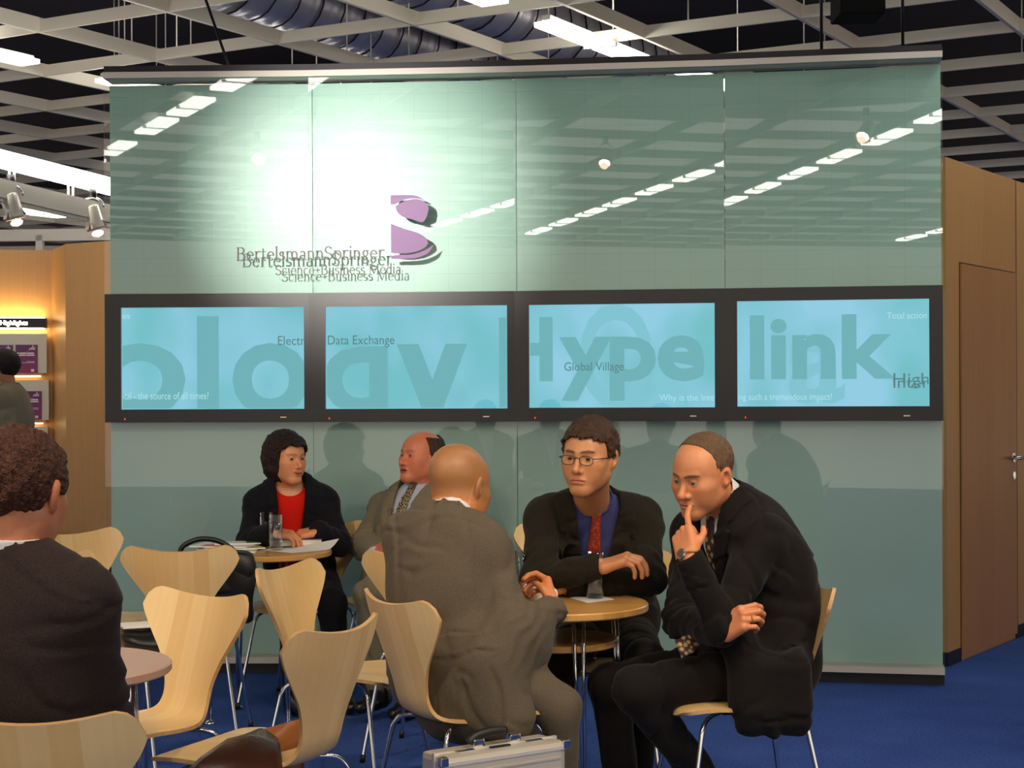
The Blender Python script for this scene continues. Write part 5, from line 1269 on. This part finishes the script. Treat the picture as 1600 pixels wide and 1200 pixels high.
# ---- 3: shaved-headed man seen from behind
J = dict(pelvis=A(754, 1050, 4.96), neck=A(702, 822, 5.06), sL=A(634, 838, 5.14), sR=A(756, 858, 4.98), eR=A(800, 992, 4.88), wR=A(864, 950, 5.04), eL=A(690, 975, 5.36), wL=A(790, 950, 5.14),
         head=A(717, 757, 5.14), kR=A(872, 1108, 4.92), kL=A(810, 1075, 5.2), aR=A(868, 1315, 5.0), aL=A(800, 1270, 5.3), waist=A(694, 965, 5.03), chest=A(692, 892, 5.08))
HPS = dict(skin=sc(206, 142, 92), w=1.0, jaw=1.05, folds=True, neckr=.062, paint=[lambda x, y, z: (np.clip((z + .055) / .03, 0, 1) * .75, sc(152, 110, 68)), ])
s_, HS, JS, XS = person('shaved-headed man in a brown-grey suit seen from behind, holding a cup', (-.13, 4.9), J, dict(head=(142, 14, 0), hp=HPS, hscale=1.06, face=True, gaze=(0, 0), jacket=C_S, collar=S_WHITE, collarh=.05, shirt=S_WHITE, trousers=C_S, seed=31, lapel=False, fold=.85, neckhole=.07, colr=.026,
    jextra=[('ell', (A(682, 905, 5.06), (.160, .115, .20), [(.90, -.44, 0), (.44, .90, 0), (0, 0, 1)]), .08), ('cap', (A(716, 1030, 4.95), A(742, 1116, 4.89), .095, .09), .08), ('cap', (A(765, 1045, 4.87), A(792, 1122, 4.84), .085, .08), .08)], jlo=np.array((-.5, 4.5, .32)),
    handR=dict(dir=(-.22, .62, .62), palm=(-.95, -.1, -.2), curl=[(40, 50, 30), (44, 52, 30), (48, 54, 30), (52, 54, 30)], thumb=TH_IN, tint=(1, .84, .78)), handL=dict(dir=(.42, .85, .28), palm=(.9, -.3, -.3), curl=FIST, thumb=TH_IN, tint=(1, .84, .78))))
# ---- 4: woman
J = dict(pelvis=A(470, 905, 7.66), neck=A(446, 762, 7.52), sR=A(406, 785, 7.46), sL=A(503, 785, 7.56), eR=A(388, 842, 7.38), wR=A(424, 828, 7.25), eL=A(526, 846, 7.44), wL=A(496, 826, 7.30),
         head=A(447, 712, 7.46), kR=A(455, 935, 7.22), kL=A(515, 940, 7.25), aR=A(455, 1080, 7.25), aL=A(530, 1080, 7.3))
HPW = dict(skin=sc(220, 158, 116), w=.95, jaw=.90, nose=.92, eye=1.5, smile=1.2, open=.002, lip=sc(176, 74, 64), brow=sc(70, 44, 32), browa=.45, neckr=.047)
person('woman with dark bobbed hair, black jacket and red top', (-1.0, 7.6), J, dict(head=(44, 2, 0), hp=HPW, hscale=.95, hvox=.0032, gaze=(8, 0), hair=(hair_from(HPW, .018, cutW, .0055, .026, 4, growW), *HB, M_HW, .004),
    jacket=C_W, shirt=S_RED, trousers=C_W, seed=41, girth=.86, vdepth=.9, vwidth=.072, lapw=.05, fold=.6, neckhole=.062, jvox=.009, scoop=-.028, cuff=.03,
    handR=dict(dir=V3((1, -.1, -.15)), palm=(0, .2, -1), curl=[(30, 40, 25)] * 4, scale=.92, vox=.003), handL=dict(dir=V3((-1, -.15, -.22)), palm=(0, .3, -1), curl=[(24, 34, 22), (30, 40, 22), (36, 44, 24), (40, 46, 24)], scale=.92, vox=.003)))
# ---- 5: balding man leaning back
J = dict(pelvis=A(628, 905, 7.40), neck=A(662, 770, 7.66), sR=A(600, 795, 7.74), sL=A(712, 802, 7.58), eR=A(564, 852, 7.52), wR=A(584, 864, 7.28), eL=A(740, 870, 7.6), wL=A(690, 875, 7.4),
         head=A(656, 712, 7.60), kR=A(575, 925, 7.0), kL=A(625, 930, 6.98), aR=A(588, 1070, 7.1), aL=A(640, 1080, 7.1))
HPB = dict(skin=sc(218, 136, 104), w=1.0, jaw=1.06, nose=1.08, eye=1.2, smile=.2, open=.003, lip=sc(150, 66, 56), brow=sc(140, 92, 62), browa=.6, neckr=.062)
person('balding man in a tweed jacket with speckled tie, leaning back', (-.42, 7.5), J, dict(head=(-48, -6, 0), hp=HPB, hscale=1.0, hvox=.0032, gaze=(-4, 4), hair=(hair_from(HPB, .013, cutB, .004, .02), *HB, M_HB, .004),
    jacket=C_B, shirt=S_PALE, collar=S_PALE, tie=T_PAT, trousers=C_BT, seed=53, girth=1.08, vdepth=.46, vwidth=.10, shirtcuffR=S_PALE, cufflen=.016, cuff=-.008, fold=1.2,
    handR=dict(dir=A(604, 850, 7.22) - A(584, 864, 7.28), palm=(.4, .5, -.5), curl=[(40, 50, 30)] * 4, vox=.003, tint=(1, .82, .76)), handL=None))
# ---- 6: man at bottom left, seen from behind
J = dict(pelvis=A(25, 1290, 3.42), neck=A(12, 874, 3.34), sR=A(122, 935, 3.30), sL=A(-118, 935, 3.42), eR=A(160, 1125, 3.40), wR=A(150, 1170, 3.66), eL=A(-170, 1130, 3.5), wL=A(-60, 1150, 3.75),
         head=A(30, 762, 3.36), kR=A(110, 1290, 3.86), kL=A(-60, 1290, 3.9), aR=A(110, 1560, 3.9), aL=A(-60, 1560, 3.9))
HPF = dict(skin=sc(206, 140, 104), neckr=.058)
person('man in a dark suit with wavy auburn hair seen from behind at bottom left', (-1.0, 3.42), J, dict(head=(166, 6, 0), hp=HPF, hscale=1.04, face=True, hair=(hair_from(HPF, .013, cutF, .0048, .016, 9), *HB, M_HF, .003),
    jacket=C_F, collar=S_WHITE, collarh=.045, shirt=S_WHITE, trousers=C_F, seed=61, lapel=False, fold=.65, girth=1.05, neckhole=.068, jextra=[('cap', (A(20, 1000, 3.36), A(25, 1230, 3.38), .13, .14), .08)]))
# ---- 7: passer-by at the left edge
px_ = A(2, 572, 10.7); px_ = V3((px_.x, px_.y, 1.56))
def wk(dx, dy, z): return V3((px_.x + dx, px_.y + dy, z))
J = dict(pelvis=wk(.06, 0, .93), neck=wk(.045, 0, 1.40), sR=wk(.05, .18, 1.36), sL=wk(.05, -.18, 1.36), eR=wk(.02, .24, 1.10), wR=wk(-.12, .22, .92), eL=wk(.14, -.24, 1.10), wL=wk(.12, -.24, .85), head=px_, kR=wk(-.10, .09, .50), kL=wk(.12, -.09, .50), aR=wk(-.18, .09, .08), aL=wk(.32, -.09, .14))
HPK = dict(skin=sc(196, 130, 96))
person('passer-by in a beige jacket at the left edge before the booth', (px_.x + .05, px_.y), J, dict(head=(-95, 8, 0), hp=HPK, hvox=.005, face=True, hair=(hair_from(HPK, .016, cutG, .003, .025), *HB, hairmat('near_black_hair', sc(48, 34, 28), sc(22, 15, 12)), .005), jacket=C_K, shirt=S_BLUE, collar=S_BLUE, trousers=cloth('grey_flannel', sc(90, 86, 84), sc(70, 66, 66)), seed=71, jvox=.014, vdepth=.3,
    handR=dict(dir=(-.3, 0, -1), palm=(.0, -1, 0), vox=.006), handL=dict(dir=(.1, 0, -1), palm=(0, 1, 0), vox=.006)))
for o_ in list(bpy.data.objects):
    if o_.type == 'MESH' and o_.parent is None and 'kind' not in o_ and 'label' not in o_: print('UNLABELLED', o_.name)
